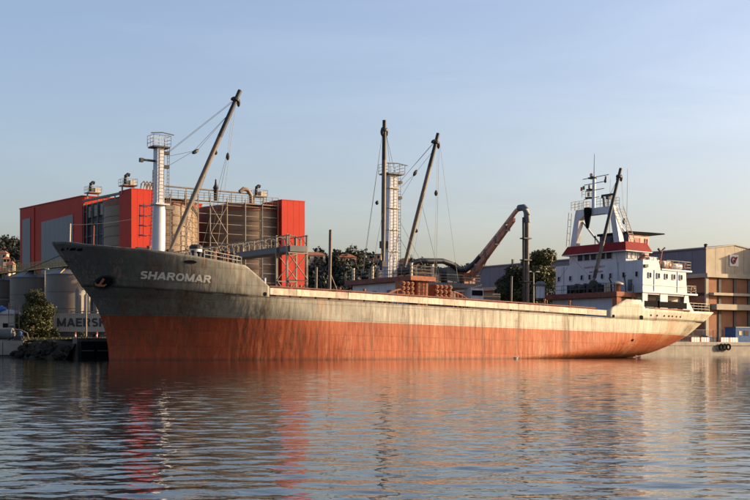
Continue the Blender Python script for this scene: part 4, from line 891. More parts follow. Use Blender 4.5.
# scaffold in front of the silos
sc = thing('silo_scaffold', 'galvanised access scaffold with cross bracing in front of brown silos', 'scaffold', (44, 60.6, GZ))
cols_ = (32.4, 34.4, 37.0, 39.2, 41.3, 44.3, 47.6, 50.7, 53.6)
for s in cols_: MB().box(s-0.07, s+0.07, 60.5, 60.64, GZ, 25.3).build('column', 'galvanised' if s not in (34.4, 50.7) else 'steel_grey', sc)
z = GZ+2
k = 0
while z < 25:
    MB().box(32.3, 53.7, 60.72, 60.78, z-0.035, z+0.035).build('ledger', 'galvanised', sc); z += 1.53; k += 1
for z0 in (6, 10.5, 15, 19.5):
    for a, b in (((41.3, 60.45, z0), (44.3, 60.45, z0+4.5)), ((44.3, 60.42, z0), (41.3, 60.42, z0+4.5))): MB().tube(a, b, 0.06, n=6).build('brace', 'galvanised', sc)
for a, b in (((34.4, 60.4, 12), (37, 60.4, 16)), ((37, 60.4, 12), (34.4, 60.4, 8)), ((37, 60.4, 17), (39.2, 60.4, 14))): MB().tube(a, b, 0.06, n=6).build('brace', 'galvanised', sc)
rails(MB(), [(32.4, 60.6, 24.7), (53.7, 60.6, 24.7)], 1.15, 3, 0.04, 1.1).build('top_rail', 'galvanised', sc)
MB().box(32.4, 53.7, 60.6, 61.6, 24.55, 24.68).build('top_walkway', 'galvanised', sc)
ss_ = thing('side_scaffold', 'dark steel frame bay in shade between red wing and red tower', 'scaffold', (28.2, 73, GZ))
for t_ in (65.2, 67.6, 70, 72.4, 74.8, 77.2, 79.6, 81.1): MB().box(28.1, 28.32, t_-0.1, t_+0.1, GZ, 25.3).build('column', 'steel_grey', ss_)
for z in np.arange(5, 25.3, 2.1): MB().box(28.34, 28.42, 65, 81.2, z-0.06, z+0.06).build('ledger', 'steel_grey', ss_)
for i in range(8): MB().box(28.9, 29.0, 65.0+i*2.035, 65.0+(i+1)*2.035-0.03, GZ, 25.2).build('bay_dark_backing', 'dark_steel', ss_)  # added dark backing, stands in for the shaded silo in the gap
MB().beam((28.2, 65, 25.4), (28.2, 81.2, 25.75), 0.4, 0.35).build('top_beam', 'steel_grey', ss_)
for t_ in (73.5, 76.5, 79.3): MB().box(28.35, 28.85, t_-0.9, t_+0.7, 22.8, 24.6).build('filter_box', 'galvanised', ss_)
# roof ventilation platforms
def roof_vent(label, s, t_, z):
    v = thing('roof_vent', label, 'vent', (s, t_, z), 'vent platforms on the plant roof')
    MB().box(s-1.1, s+1.1, t_-1.1, t_+1.1, z, z+0.15).build('platform', 'galvanised', v)
    for a in (-0.95, 0.95): MB().box(s+a-0.1, s+a+0.1, t_-0.1, t_+0.1, z-1.2, z).build('platform_leg', 'galvanised', v)
    rails(MB(), [(s-1.1, t_-1.1, z+0.15), (s+1.1, t_-1.1, z+0.15), (s+1.1, t_+1.1, z+0.15), (s-1.1, t_+1.1, z+0.15), (s-1.1, t_-1.1, z+0.15)], 0.95, 2, 0.022, 0.8).build('guard_rail', 'galvanised', v)
    MB().path([(s-0.4, t_, z+0.1), (s-0.4, t_, z+1.1), (s-0.35, t_, z+1.6), (s-0.05, t_, z+1.85), (s+0.25, t_, z+1.75)], [0.33, 0.31, 0.3, 0.28, 0.3], 10).build('exhaust_elbow', 'dark_steel', v, True)
    MB().box(s+0.2, s+1.1, t_-0.5, t_+0.5, z+0.15, z+0.95).build('fan_housing', 'cream_paint', v)
roof_vent('roof vent platform with dark exhaust elbow above the dark red wing', 29.5, 80.3, 27.0)
roof_vent('roof vent platform with dark exhaust elbow above the red corner tower', 28.6, 63.4, 26.3)
roof_vent('roof vent platform with dark exhaust elbow above the broad brown silo', 51.6, 63.5, 26.2)
pl = thing('overhead_pipe', 'long pale delivery pipe along the top of the brown silos', 'pipe', (40, 62.2, 25.9))
MB().tube((32, 62.4, 26.7), (49.5, 62.4, 26.5), 0.13, n=10).build('pipe_run', 'galvanised', pl, True)
for s in (34, 38, 42, 46): MB().box(s-0.07, s+0.07, 62.33, 62.47, 24.7, 26.6).build('pipe_stand', 'galvanised', pl)
MB().path([(47.5, 62.4, 26.7), (48.2, 62.4, 27.2), (49.0, 62.4, 27.1), (49.6, 62.4, 26.2), (49.6, 62.4, 25)], [0.3, 0.36, 0.36, 0.34, 0.3], 10).build('pipe_elbow', 'silo_brown', pl, True)
MB().lathe([(0.35, 25), (0.35, 26.8), (0.5, 27.0), (0.2, 27.6), (0.12, 28.4)], 43.2, 62.4, 10).build('valve', 'dark_steel', pl, True)
pl = thing('roof_pipework', 'curved pale pipes on the roof of the red corner tower', 'pipe', (30.5, 62, 25.6))
for k in range(4): MB().path([(29.9+k*0.55, 61.5, 25.6), (30.0+k*0.55, 61.5, 26.6), (30.4+k*0.55, 61.5, 27.0), (30.8+k*0.55, 61.5, 26.6), (30.9+k*0.55, 61.5, 25.7)], 0.12, 7).build('pipe_bend', 'galvanised' if k % 2 else 'silo_brown', pl, True)
# conveyor gallery on trestle from the quay back to the silos
cv = thing('conveyor_gallery', 'dark conveyor bridge on a lattice trestle running from quay to silos', 'conveyor', (32.8, 20, GZ))
for s in (31.3, 34.2):
    for t_ in (18.9, 21.6): MB().box(s-0.12, s+0.12, t_-0.12, t_+0.12, GZ, 15.7).build('trestle_leg', 'galvanised', cv)
for z0 in (3, 6.5, 10):
    for t_ in (18.9, 21.6):
        MB().tube((31.3, t_-0.14, z0), (34.2, t_-0.14, z0+3.3), 0.06, n=6).build('trestle_brace', 'galvanised', cv); MB().tube((34.2, t_-0.2, z0), (31.3, t_-0.2, z0+3.3), 0.06, n=6).build('trestle_brace', 'galvanised', cv)
        MB().box(31.3, 34.2, t_-0.3, t_-0.22, z0+3.25, z0+3.4).build('trestle_beam', 'galvanised', cv)
MB().box(31.5, 34.0, 18.5, 60.3, 13.5, 14.25).build('belt_trough', 'steel_grey', cv)
for s in (31.45, 34.05):
    MB().box(s-0.06, s+0.06, 18.4, 60.3, 15.5, 15.62).build('top_chord', 'galvanised', cv)
    for i in range(27):
        t_ = 18.6+i*1.55; MB().box(s-0.05, s+0.05, t_-0.06, t_+0.06, 14.25, 15.5).build('chord_post', 'galvanised', cv)
        if i % 2 == 0: MB().tube((s, t_, 14.3), (s, t_+1.5, 15.5), 0.04, n=5).build('chord_brace', 'galvanised', cv)
for i in range(14):
    t_ = 20+i*2.8; MB().path([(31.6, t_, 14.3), (31.7, t_, 15.2), (32.3, t_, 15.6), (33.1, t_, 15.6), (33.8, t_, 15.2), (33.9, t_, 14.3)], 0.07, 6).build('cover_hoop', 'galvanised', cv)
# low conical tanks left
def tank(label, x, y, r, z1):
    t = wthing('conical_tank', label, 'tank', (x, y, GZ), 'cone roofed tanks by the left pier')
    MB().lathe([(r, 0), (r, z1-GZ)], 0, 0, 40).build('tank_shell', 'tank_grey', t, True)
    MB().lathe([(r+0.15, z1-GZ), (r+0.15, z1-GZ+0.1), (0.4, z1-GZ+1.25), (0.3, z1-GZ+1.5)], 0, 0, 40).build('tank_roof', 'tank_roof', t, True)
    for k in range(6):
        a = k*math.pi/3+0.4; MB().tube((r*math.cos(a), r*math.sin(a), z1-GZ+0.15), (0.4*math.cos(a), 0.4*math.sin(a), z1-GZ+1.35), 0.09, n=6).build('roof_rib', 'yellow_rail', t)
    for z in (2.5, 5, 7.5): MB().lathe([(r+0.02, z-0.05), (r+0.07, z-0.04), (r+0.07, z+0.04), (r+0.02, z+0.05)], 0, 0, 40).build('shell_band', 'tank_grey', t, True)
tank('cone roofed tank with sunlit side next to the ship bow', -46.6, 190, 3.35, 12.3)
tank('middle cone roofed tank between two others behind the pier', -55.1, 200, 3.2, 12.4)
tank('cone roofed tank farthest from the ship bow behind the pier', -63.3, 210, 3.2, 12.5)
wk = wthing('tank_walkway', 'yellow railed walkway across the tops of the conical tanks', 'walkway', (-54.9, 199, 13.7))
a_, b_ = Vector((9.8, -11.5, 0)), Vector((-11, 13.5, 0.0)); MB().beam(a_, b_, 1.1, 0.18).build('deck_plate', 'yellow_rail', wk)
dn_ = (b_-a_).normalized(); sd_ = Vector((dn_.y, -dn_.x, 0))*0.5
for k in (-1, 1): rails(MB(), [a_+sd_*k, b_+sd_*k], 1.1, 3, 0.045, 1.2).build('guard_rail', 'yellow_rail', wk)
for k in (0.08, 0.42, 0.8): p = a_.lerp(b_, k); MB().tube((p.x, p.y, -1.2), (p.x, p.y, 0), 0.15, n=8).build('support', 'yellow_rail', wk)
pg = wthing('process_frame', 'pale pipe frame with vertical vessels beside the sunlit tank', 'pipework', (-41.0, 181, GZ))
for k, (x, h_) in enumerate(((-2.0, 7.4), (-0.8, 6.6), (0.6, 7.0), (1.8, 6.2))): MB().lathe([(0.45, 0), (0.45, h_), (0.2, h_+0.3)], x, 0.4*(k % 2), 14).build('vessel', 'cream_paint' if k % 2 else 'tank_grey', pg, True)
for z in (3.4, 4.2): MB().box(-2.8, 2.6, -0.9, -0.8, z, z+0.12).build('frame_rail', 'galvanised', pg)
for x in (-2.8, -1, 0.8, 2.5): MB().box(x-0.06, x+0.06, -0.9, -0.78, 0, 4.4).build('frame_post', 'galvanised', pg)
MB().box(2.0, 2.9, -1.2, -0.3, 1.2, 5.0).build('red_cabinet', 'red_plastic', pg)
# container on trailer ------------------------------------------------------
ct = wthing('shipping_container', 'pale shipping container lettered MAERSK behind the bushes', 'container', (-43.6, 176.2, 3.55), rot=R(2))
L0, L1, HH = -6.1, 6.1, 2.6
MB().box(L0+0.06, L1-0.06, 0.08, 2.38, 0.1, HH-0.02).build('body', 'container_white', ct)
cor = MB(); x = L0+0.14
while x < L1-0.2:
    cor.hexa([(x, 0.08, 0.14), (x+0.17, 0.08, 0.14), (x+0.13, 0.03, 0.14), (x+0.04, 0.03, 0.14)], [(x, 0.08, HH-0.14), (x+0.17, 0.08, HH-0.14), (x+0.13, 0.03, HH-0.14), (x+0.04, 0.03, HH-0.14)]); x += 0.28
co_ = cor.build('corrugation', 'container_white', ct); co_['kind'] = 'stuff'
for a, b, c, d in ((L0, L1, 0, 0.14), (L0, L1, HH-0.14, HH)): MB().box(a, b, 0, 0.1, c, d).build('side_rail', 'container_white', ct)
for x in (L0, L1-0.14): MB().box(x, x+0.14, -0.01, 0.12, 0.0, HH).build('corner_post', 'container_white', ct)
vs, fs, W_ = stroke_text('MAERSK', 0.115, 0.12); k = 6.9/W_
mb = MB(); mb.add([(-1.2+x*k, 0.015-e, 0.72+y*1.22) for x, y, e in vs], fs); lo_ = mb.build('lettering', 'letter_grey', ct); lo_['kind'] = 'stuff'
tl = wthing('flatbed_trailer', 'dark flatbed trailer under the pale container', 'trailer', (-43.6, 176.2, GZ), rot=R(2))
MB().box(-6.2, 6.2, 0.1, 2.4, 1.05, 1.29).build('bed', 'dark_steel', tl)
for x in (-5, -3.8, 4.2):
    for y_ in (0.15, 2.05): MB().tube((x, y_, 0.5), (x, y_+0.3, 0.5), 0.5, n=18).build('wheel', 'black_rubber', tl)
for x in (2.2,): MB().box(x-0.1, x+0.1, 0.3, 0.5, 0, 1.05).build('landing_leg', 'dark_steel', tl)
MB().box(-5.6, 5.6, 0.55, 0.62, 0.45, 1.0).build('side_guard', 'steel_grey', tl)
# things on the left pier
sh_ = wthing('white_kiosk', 'small white cabin with blue tarpaulin on its roof on the left pier', 'cabin', (-50.6, 171.5, GZ))
MB().box(-1.3, 1.2, 0, 2.2, 0, 3.7).build('wall', 'cream_paint', sh_)
MB().prism([(-1.45, 3.7), (1.35, 3.7), (1.2, 4.15), (-0.2, 4.35), (-1.35, 4.0)], 'y', -0.15, 2.3).build('roof', 'white_paint', sh_)
MB().path([(-1.5, -0.1, 3.55), (-1.2, -0.15, 4.1), (-0.5, -0.1, 4.45), (0.1, 0, 4.3)], [0.3, 0.45, 0.4, 0.15], 10).build('tarpaulin', 'blue_tarp', sh_, True)
MB().box(-0.45, 0.25, -0.04, 0.0, 1.6, 2.4).build('window', 'window_dark', sh_); MB().box(0.45, 1.05, -0.04, 0.0, 0.1, 2.1).build('door', 'steel_grey', sh_)
tk = wthing('horizontal_tank', 'grey horizontal cylinder tank lying on cradles in front of white cabin', 'tank', (-50.2, 168.6, GZ))
MB().path([(-1.75, 0, 0.95), (-1.6, 0, 0.95), (-1.45, 0, 0.95), (1.35, 0, 0.95), (1.5, 0, 0.95), (1.65, 0, 0.95)], [0.25, 0.62, 0.8, 0.8, 0.62, 0.25], 20).build('tank_shell', 'steel_grey', tk, True)
for x in (-1, 0.9): MB().box(x-0.12, x+0.12, -0.6, 0.6, 0, 0.45).build('cradle', 'dark_steel', tk)
fr = wthing('pipe_frame', 'tall rusty tubular frame beside the white cabin', 'frame', (-49.0, 170.3, GZ))
for x, y_, h_ in ((-3.6, 0, 5.7), (-2.2, 0, 5.7), (-0.9, 0, 5.2), (-0.2, 0.6, 6.0), (0.5, 0, 4.6)): MB().tube((x, y_, 0), (x, y_, h_), 0.06, n=6).build('upright', 'boom_paint', fr)
for z in (3.5, 4.6, 5.6): MB().tube((-3.6, 0, z), (-0.2, 0.1, z), 0.05, n=6).build('cross_tube', 'boom_paint', fr)
for z in (1.2, 2.4): MB().tube((-0.9, 0, z), (0.5, 0, z), 0.05, n=6).build('cross_tube', 'boom_paint', fr)
pu = wthing('pump_set', 'small dark pump with curved pipes at the pier edge', 'pump', (-47.9, 168.2, GZ))
MB().box(-0.7, 0.6, -0.3, 0.4, 0, 0.6).build('base_frame', 'dark_steel', pu); MB().lathe([(0.3, 0.6), (0.35, 1.1), (0.15, 1.3)], 0.2, 0, 12).build('motor', 'blue_booth', pu, True); MB().path([(-0.6, 0, 0.3), (-0.9, 0, 0.9), (-0.5, 0, 1.5), (0.3, 0, 1.4), (1.1, 0, 1.0), (1.3, 0, 0)], 0.1, 8).build('pipe', 'boom_paint', pu, True)
rd = wthing('red_fire_post', 'rusty red post with valve on the pier behind the pump', 'post', (-46.8, 170.5, GZ)); MB().tube((0, 0, 0), (0, 0, 1.6), 0.16, n=10).build('post', 'rust_orange', rd, True); MB().lathe([(0.2, 1.6), (0.28, 1.75), (0.1, 2.0)], 0, 0, 10).build('valve_head', 'rust_orange', rd, True)
def lamp_post(label, x, y, h_, arm=0.0, twin=False, rot=0.0, g_='lamp posts ashore', z0=GZ):
    l = wthing('lamp_post', label, 'lamp post', (x, y, z0), g_, rot)
    MB().tube((0, 0, 0), (0, 0, h_), 0.13, 0.07, n=8).build('pole', 'galvanised', l, True)
    for k in ((-1, 1) if twin else (1,)):
        MB().tube((0, 0, h_-0.1), (k*(0.3+arm), 0, h_+0.05), 0.04, n=6).build('arm', 'galvanised', l); MB().box(k*(0.3+arm)-0.25, k*(0.3+arm)+0.25, -0.15, 0.15, h_, h_+0.14).build('lamp_head', 'glass_lamp', l)
lamp_post('slim grey lamp post standing among the conical tanks', -47.8, 181, 10.4)
lamp_post('lamp post between the container lettering and the tanks', -40.2, 174.0, 8.3)
def bollard_post(x, y, label):
    b = wthing('warning_post', label, 'post', (x, y, GZ), 'red and white posts by the container')
    for k in range(4): MB().tube((0, 0, k*0.3), (0, 0, k*0.3+0.3), 0.13, n=10).build('band', 'red_plastic' if k % 2 else 'sign_white', b)
bollard_post(-41.6, 173.5, 'red and white banded post below the first letters on the container'); bollard_post(-38.4, 172.5, 'red and white banded post beside the ship stem, near the black fenders')
# ------------------------------------------------------------------ ship unloader on the quay
ul = thing('ship_unloader', 'pneumatic ship unloader with red boom and bent suction pipe over the hold', 'crane', (51.5, 15, GZ))
for s in (46.5, 56.5):
    for t_ in (12.3, 17.5): MB().box(s-0.35, s+0.35, t_-0.35, t_+0.35, GZ, 9.2).build('portal_leg', 'steel_grey', ul)
MB().box(45.8, 57.2, 11.9, 17.9, 9.2, 9.8).build('portal_deck', 'steel_grey', ul)
MB().box(47.0, 51.5, 13.2, 17.0, 9.8, 11.6).build('machine_house', 'dark_steel', ul)
MB().box(46.2, 46.9, 13.5, 16.5, 9.8, 12.0).build('cooler', 'steel_grey', ul)
MB().box(52.2, 54.4, 13.0, 16.8, 9.8, 11.9).build('filter_house', 'steel_grey', ul)
for s in (47.5, 49.2, 50.6): MB().box(s-0.5, s+0.4, 13.14, 13.2, 10.1, 10.9).build('access_panel', 'cream_paint' if s > 50 else 'steel_grey', ul)
MB().box(54.8, 56.6, 12.6, 14.8, 9.8, 11.6).build('slewing_column', 'boom_red', ul); MB().box(54.8, 56.9, 11.2, 12.6, 7.6, 9.15).build('operator_cab', 'white_paint', ul)
MB().box(54.95, 56.75, 11.15, 11.2, 8.2, 8.9).build('cab_window', 'window_dark', ul)
MB().box(57.4, 60.8, 12.4, 14, 6.0, 8.6).build('hopper', 'steel_grey', ul); MB().box(57.4, 60.8, 12.34, 12.4, 8.1, 8.3).build('hopper_rim', 'yellow_rail', ul)
rails(MB(), [(46, 12, 9.8), (57, 12, 9.8)], 1.1, 3, 0.04, 1.3).build('guard_rail', 'galvanised', ul)
bm_ = MB(); p0, p1 = Vector((55.9, 13.3, 10.4)), Vector((55.6, 3.4, 17.6)); dvec = p1-p0
bm_.hexa([p0+Vector((-.35, 0, -.6)), p0+Vector((.35, 0, -.6)), p0+Vector((.35, 0, .35)), p0+Vector((-.35, 0, .35))], [p1+Vector((-.2, 0, -.25)), p1+Vector((.2, 0, -.25)), p1+Vector((.2, 0, .2)), p1+Vector((-.2, 0, .2))]).build('boom', 'boom_red', ul)
for k in (0.2, 0.42, 0.64, 0.86):
    c = p0+dvec*k; MB().box(c.x-0.38, c.x+0.38, c.y-0.12, c.y+0.12, c.z-0.35, c.z+0.7).build('pipe_clamp', 'steel_grey', ul)
MB().path([(46.2, 13.2, 10.0), (46.1, 13.2, 11.3), (46.6, 13.1, 12.3), (47.8, 13, 12.6), (51.5, 13, 12.7), (52.8, 13, 12.4), (54.0, 12.9, 11.7), (55.0, 12.6, 11.6), (55.7, 11.6, 12.5), (55.8, 10.4, 13.4)], 0.36, 14).build('suction_hose', 'hose', ul, True)
MB().path([(55.8, 10.5, 13.35), (55.75, 6.6, 16.1), (55.6, 3.0, 18.65), (55.5, 2.0, 19.0)], 0.29, 14).build('delivery_pipe', 'funnel_pink', ul, True)
MB().path([(55.5, 2.3, 18.95), (55.45, 1.4, 18.95), (55.4, 0.85, 18.5), (55.4, 0.7, 17.8), (55.4, 0.7, 17.0)], 0.42, 14).build('pipe_elbow', 'steel_grey', ul, True)
MB().tube((55.4, 0.7, 17.2), (55.4, 0.7, 6.2), 0.29, n=16).build('suction_leg', 'boom_paint', ul, True); MB().tube((54.85, 0.75, 17.6), (54.9, 0.75, 6.2), 0.15, n=12).build('air_line', 'dark_steel', ul, True)
for z in (9.5, 12.2, 14.9): MB().box(54.6, 55.85, 0.3, 1.15, z, z+0.15).build('pipe_clamp', 'dark_steel', ul)
for a, b in (((57.0, 13.0, 9.8), p0+dvec*0.55), ((56.9, 13.6, 9.8), p0+dvec*0.35)): MB().tube(a, b, 0.06, n=6).build('luffing_cylinder', 'galvanised', ul)
# lamp posts and small items on the berth
p = site(69.9, 16); lamp_post('twin headed lamp post on the berth in front of the leafy trees', p.x, p.y, 9.8, 0.35, True, R(20))
p = site(76, 20); lamp_post('single lamp post under the leafy trees by the deckhouse', p.x, p.y, 7.2, 0.3)

# ------------------------------------------------------------------ warehouse on the right
wh = thing('warehouse', 'old warehouse with grey metal upper storey over brick bays and concrete balconies', 'building', (136, 60, GZ))
WS0, WS1, WT0, WT1 = 128.7, 144.2, 36.0, 114.0
MB().box(WS0+0.5, WS1-0.5, WT0+0.5, WT1, GZ, 14.2).build('core', 'dark_steel', wh)
MB().prism([(WS0+0.15, 14.8), (WS1-0.15, 14.8), (WS1-0.15, 19.3), ((WS0+WS1)/2, 20.25), (WS0+0.15, 19.3)], 'y', WT0+0.15, WT1).build('upper_core', 'shed_metal', wh)
# long wall facing up the harbour: metal sheets above, brick bays below
n_ = 24; w = (WT1-WT0)/n_
for i in range(n_):
    MB().box(WS0+0.02, WS0+0.13, WT0+i*w+0.03, WT0+(i+1)*w-0.03, 14.9, 19.25).build('wall_sheet', 'shed_metal', wh)
MB().box(WS0-0.25, WS0+0.6, WT0-0.3, WT1, 14.1, 14.85).build('ring_beam', 'shed_concrete', wh)
MB().box(WS0-0.15, WS0+0.3, WT0-0.1, WT1, 19.28, 19.55).build('gutter', 'shed_metal', wh)
MB().lathe([(0.3, 19.5), (0.3, 20.0), (0.42, 20.1), (0.1, 20.3)], WS0+0.6, WT0+0.6, 10).build('roof_cowl', 'dark_steel', wh)
MB().box(WS0+0.05, WS0+0.4, 90, 90.4, 19.5, 20.6).build('roof_cowl', 'dark_steel', wh)
nb = 12; bw = (WT1-WT0)/nb
for i in range(nb+1):
    t_ = WT0+i*bw; MB().box(WS0, WS0+0.7, t_-0.35 if i else t_, t_+0.35, GZ, 14.1).build('pillar', 'shed_concrete', wh)
for i in range(nb):
    t0 = WT0+i*bw+0.36; t1 = WT0+(i+1)*bw-0.36
    for z0, z1 in ((11.4, 14.05), (9.3, 10.8)): MB().box(WS0+0.3, WS0+0.52, t0, t1, z0, z1).build('brick_panel', 'brick', wh)
    if i % 3 != 1: MB().box(WS0+0.3, WS0+0.52, t0, t1, GZ, 8.2).build('brick_panel', 'brick', wh)
for z0, z1, o_ in ((10.85, 11.35, 0.6), (8.25, 9.25, 0.9)): MB().box(WS0-o_, WS0+0.3, WT0+3, WT1, z0, z1).build('balcony_slab', 'shed_concrete', wh)
# quay front with its low gable
ns = 6; w = (WS1-WS0)/ns; mid = (WS0+WS1)/2
def gz_(s): return 20.25-abs(s-mid)/(mid-WS0)*0.95
for i in range(ns):
    a, b = WS0+i*w+0.03, WS0+(i+1)*w-0.03
    pts = [(a, 14.9), (b, 14.9), (b, gz_(b))]+([(mid, 20.25)] if a < mid < b else [])+[(a, gz_(a))]
    MB().prism(pts, 'y', WT0+0.02, WT0+0.14).build('front_sheet', 'shed_concrete', wh)
MB().prism([(WS0-0.2, 19.28), (mid, 20.25), (WS1+0.2, 19.28), (WS1+0.2, 19.5), (mid, 20.48), (WS0-0.2, 19.5)], 'y', WT0-0.15, WT1).build('roof', 'steel_grey', wh)
MB().box(WS0-0.25, WS1+0.2, WT0-0.5, WT0+0.1, 14.15, 14.87).build('ring_beam', 'shed_concrete', wh)
fp = (WS0, 132.5, 136.7, 140.6, WS1)
for s in fp[1:]: MB().box(s-0.35, s+0.35, WT0+0.02, WT0+0.6, GZ, 14.1).build('pillar', 'concrete_dark', wh)
for a, b in zip(fp[:-1], fp[1:]):
    a += 0.75 if a == WS0 else 0.4; b -= 0.4
    for z0, z1 in ((11.4, 14.05), (9.3, 10.85)): MB().box(a, b, WT0+0.2, WT0+0.45, z0, z1).build('brick_panel', 'brick', wh)
    MB().box(a, b, WT0+0.2, WT0+0.45, 3.2, 8.2).build('brick_panel', 'brick', wh)
    MB().box(a, b, WT0+0.22, WT0+0.45, GZ, 3.15).build('plinth', 'concrete_dark', wh)
for z0, z1, o_, s_ in ((10.88, 11.36, 0.9, 129.8), (8.25, 9.28, 1.2, 130.2)): MB().box(s_, WS1, WT0-o_, WT0+0.19, z0, z1).build('balcony_slab', 'shed_concrete', wh)
sg_ = thing('company_sign', 'white square sign with dark red emblem on the warehouse front', 'sign', (136.2, WT0-0.15, 16.5))
MB().box(135.0, 137.4, WT0-0.12, WT0+0.0, 16.4, 18.5).build('board', 'sign_white', sg_)
ring = []; 
for k in range(17): a = R(40+280*k/16); ring.append((136.0+0.55*math.cos(a), WT0-0.17, 17.5+0.55*math.sin(a)))
MB().path(ring, 0.17, 6).build('emblem_ring', 'letter_red', sg_); MB().path([(136.0, WT0-0.2, 17.5), (136.3, WT0-0.2, 17.15), (136.9, WT0-0.2, 18.1)], 0.16, 6).build('emblem_tick', 'letter_red', sg_)
# neighbouring shed past the frame, whose shade falls across the warehouse front
nx = thing('neighbour_shed', 'grey quayside shed standing beyond the blue cabin', 'building', (154, 29, GZ))
MB().prism([(147, GZ), (172, GZ), (172, 23.5), (147, 21.4)], 'y', 30.0, 33.6).build('wall', 'shed_metal', nx)
MB().prism([(146.8, 21.42), (172.2, 23.55), (172.2, 23.75), (146.8, 21.6)], 'y', 29.8, 33.8).build('roof', 'steel_grey', nx)
# fence, barriers and booth on that quay
fe = thing('quay_fence', 'grey wire mesh fence with posts in front of the brick warehouse', 'fence', (122, 31, GZ))
for i in range(14):
    s = 104+i*2.6; MB().tube((s, 31, GZ), (s, 31, GZ+2.3), 0.05, n=6).build('post', 'fence_grey', fe)
fm_ = MB()
for i in range(170): s = 104+i*0.2; fm_.box(s-0.008, s+0.008, 30.99, 31.01, GZ+0.1, GZ+2.2)
for z in (0.2, 1.1, 2.2): fm_.box(104, 138, 30.985, 31.015, GZ+z-0.02, GZ+z+0.02)
fo = fm_.build('mesh_wires', 'fence_grey', fe); fo['kind'] = 'stuff'
def barrier(label, s0, t_):
    b = thing('traffic_barrier', label, 'barrier', (s0+1, t_, GZ), 'red and white barriers on the right quay')
    n_ = 7
    for i in range(n_):
        a = s0+i*0.31; MB().hexa([(a, t_-0.2, GZ), (a+0.3, t_-0.2, GZ), (a+0.3, t_+0.2, GZ), (a, t_+0.2, GZ)], [(a+0.1, t_-0.1, GZ+0.85), (a+0.4, t_-0.1, GZ+0.85), (a+0.4, t_+0.1, GZ+0.85), (a+0.1, t_+0.1, GZ+0.85)]).build('stripe_block', 'sign_white' if i % 2 else 'red_plastic', b)
for i in range(2): barrier(('red and white barrier on right quay just past the ship stern' if i == 0 else 'red and white barrier on right quay second past the ship stern'), 115.2+i*2.4, 27.6)
for i in range(2): barrier(('red and white barrier on right quay nearest to the dark blue booth' if i else 'red and white barrier on right quay beside the hanging tyre fender'), 122.4+i*2.3, 27.4)
bo = thing('blue_booth', 'dark blue cabin with yellow notice at the end of the right quay', 'cabin', (130, 29, GZ))
MB().box(127.2, 131.5, 28.0, 30.4, GZ+0.1, GZ+2.6).build('wall', 'blue_booth', bo); MB().box(127.1, 131.6, 27.9, 30.5, GZ+2.6, GZ+2.75).build('roof', 'steel_grey', bo)
MB().box(128.0, 128.7, 27.95, 28.0, GZ+1.3, GZ+2.0).build('notice', 'yellow_rail', bo); MB().box(129.4, 130.6, 27.95, 28.0, GZ+1.2, GZ+2.1).build('window', 'window_dark', bo)
ty = thing('tyre_fender', 'black rubber tyre fender hanging on the right quay wall', 'fender', (121.6, 25.6, 1.0))
for s in (120.6, 121.5, 122.4):
    pts = [(s+0.45*math.cos(2*math.pi*k/16), 25.55, 1.45+0.45*math.sin(2*math.pi*k/16)) for k in range(17)]; MB().path(pts, 0.17, 8).build('tyre', 'black_rubber', ty, True)
p = site(118.2, 33); lamp_post('short grey lamp post by the brick bays of the warehouse', p.x, p.y, 5.2, 0.2)
for s, lab in ((112.0, 'blue clad bin beside the ship stern on right quay'), (120.4, 'blue clad bin between the two pairs of barriers')):
    b = thing('quay_bin', lab, 'bin', (s, 28.4, GZ)); MB().hexa([(s-0.45, 28, GZ), (s+0.45, 28, GZ), (s+0.45, 28.8, GZ), (s-0.45, 28.8, GZ)], [(s-0.55, 27.9, GZ+1.0), (s+0.55, 27.9, GZ+1.0), (s+0.55, 28.9, GZ+1.0), (s-0.55, 28.9, GZ+1.0)]).build('body', 'blue_booth', b); MB().box(s-0.6, s+0.6, 27.85, 28.95, GZ+1.01, GZ+1.12).build('lid', 'steel_grey', b)

# ------------------------------------------------------------------ vegetation
def leaves(clumps, n, size, seed, flat=0.5):
    """leaf cards scattered through clumps (cx,cy,cz,rx,ry,rz), denser towards each clump's skin"""
    rng = np.random.RandomState(seed); c = np.array(clumps, float); vol = (c[:, 3]*c[:, 4]*c[:, 5])**0.7; pick = rng.choice(len(c), n, p=vol/vol.sum())
    d = rng.normal(size=(n, 3)); d /= np.linalg.norm(d, axis=1)[:, None]; r = rng.uniform(0.25, 1, n)**0.45*(1+rng.normal(0, 0.08, n))
    P_ = c[pick, :3]+d*r[:, None]*c[pick, 3:6]
    nrm = d+rng.normal(0, 0.7, (n, 3)); nrm /= np.linalg.norm(nrm, axis=1)[:, None]
    u = np.cross(nrm, rng.normal(size=(n, 3))); u /= np.linalg.norm(u, axis=1)[:, None]; v = np.cross(nrm, u)
    s = size*rng.uniform(0.6, 1.4, n)[:, None]
    V = np.stack([P_-u*s*0.5, P_-v*s*flat*0.6+nrm*s*0.1, P_+u*s*0.5, P_+v*s*flat*0.6+nrm*s*0.1], 1).reshape(-1, 3)
    return V, np.arange(4*n).reshape(-1, 4)
def leaf_obj(name, V, F, m, parent=None):
    me = bpy.data.meshes.new(name); me.vertices.add(len(V)); me.vertices.foreach_set('co', V.astype(np.float32).ravel())
    me.loops.add(F.size); me.loops.foreach_set('vertex_index', F.astype(np.int32).ravel()); me.polygons.add(len(F)); me.polygons.foreach_set('loop_start', np.arange(0, F.size, 4, dtype=np.int32)); me.update(calc_edges=True)
    me.materials.append(M[m]); o = bpy.data.objects.new(name, me); col.objects.link(o); o.parent = parent; return o
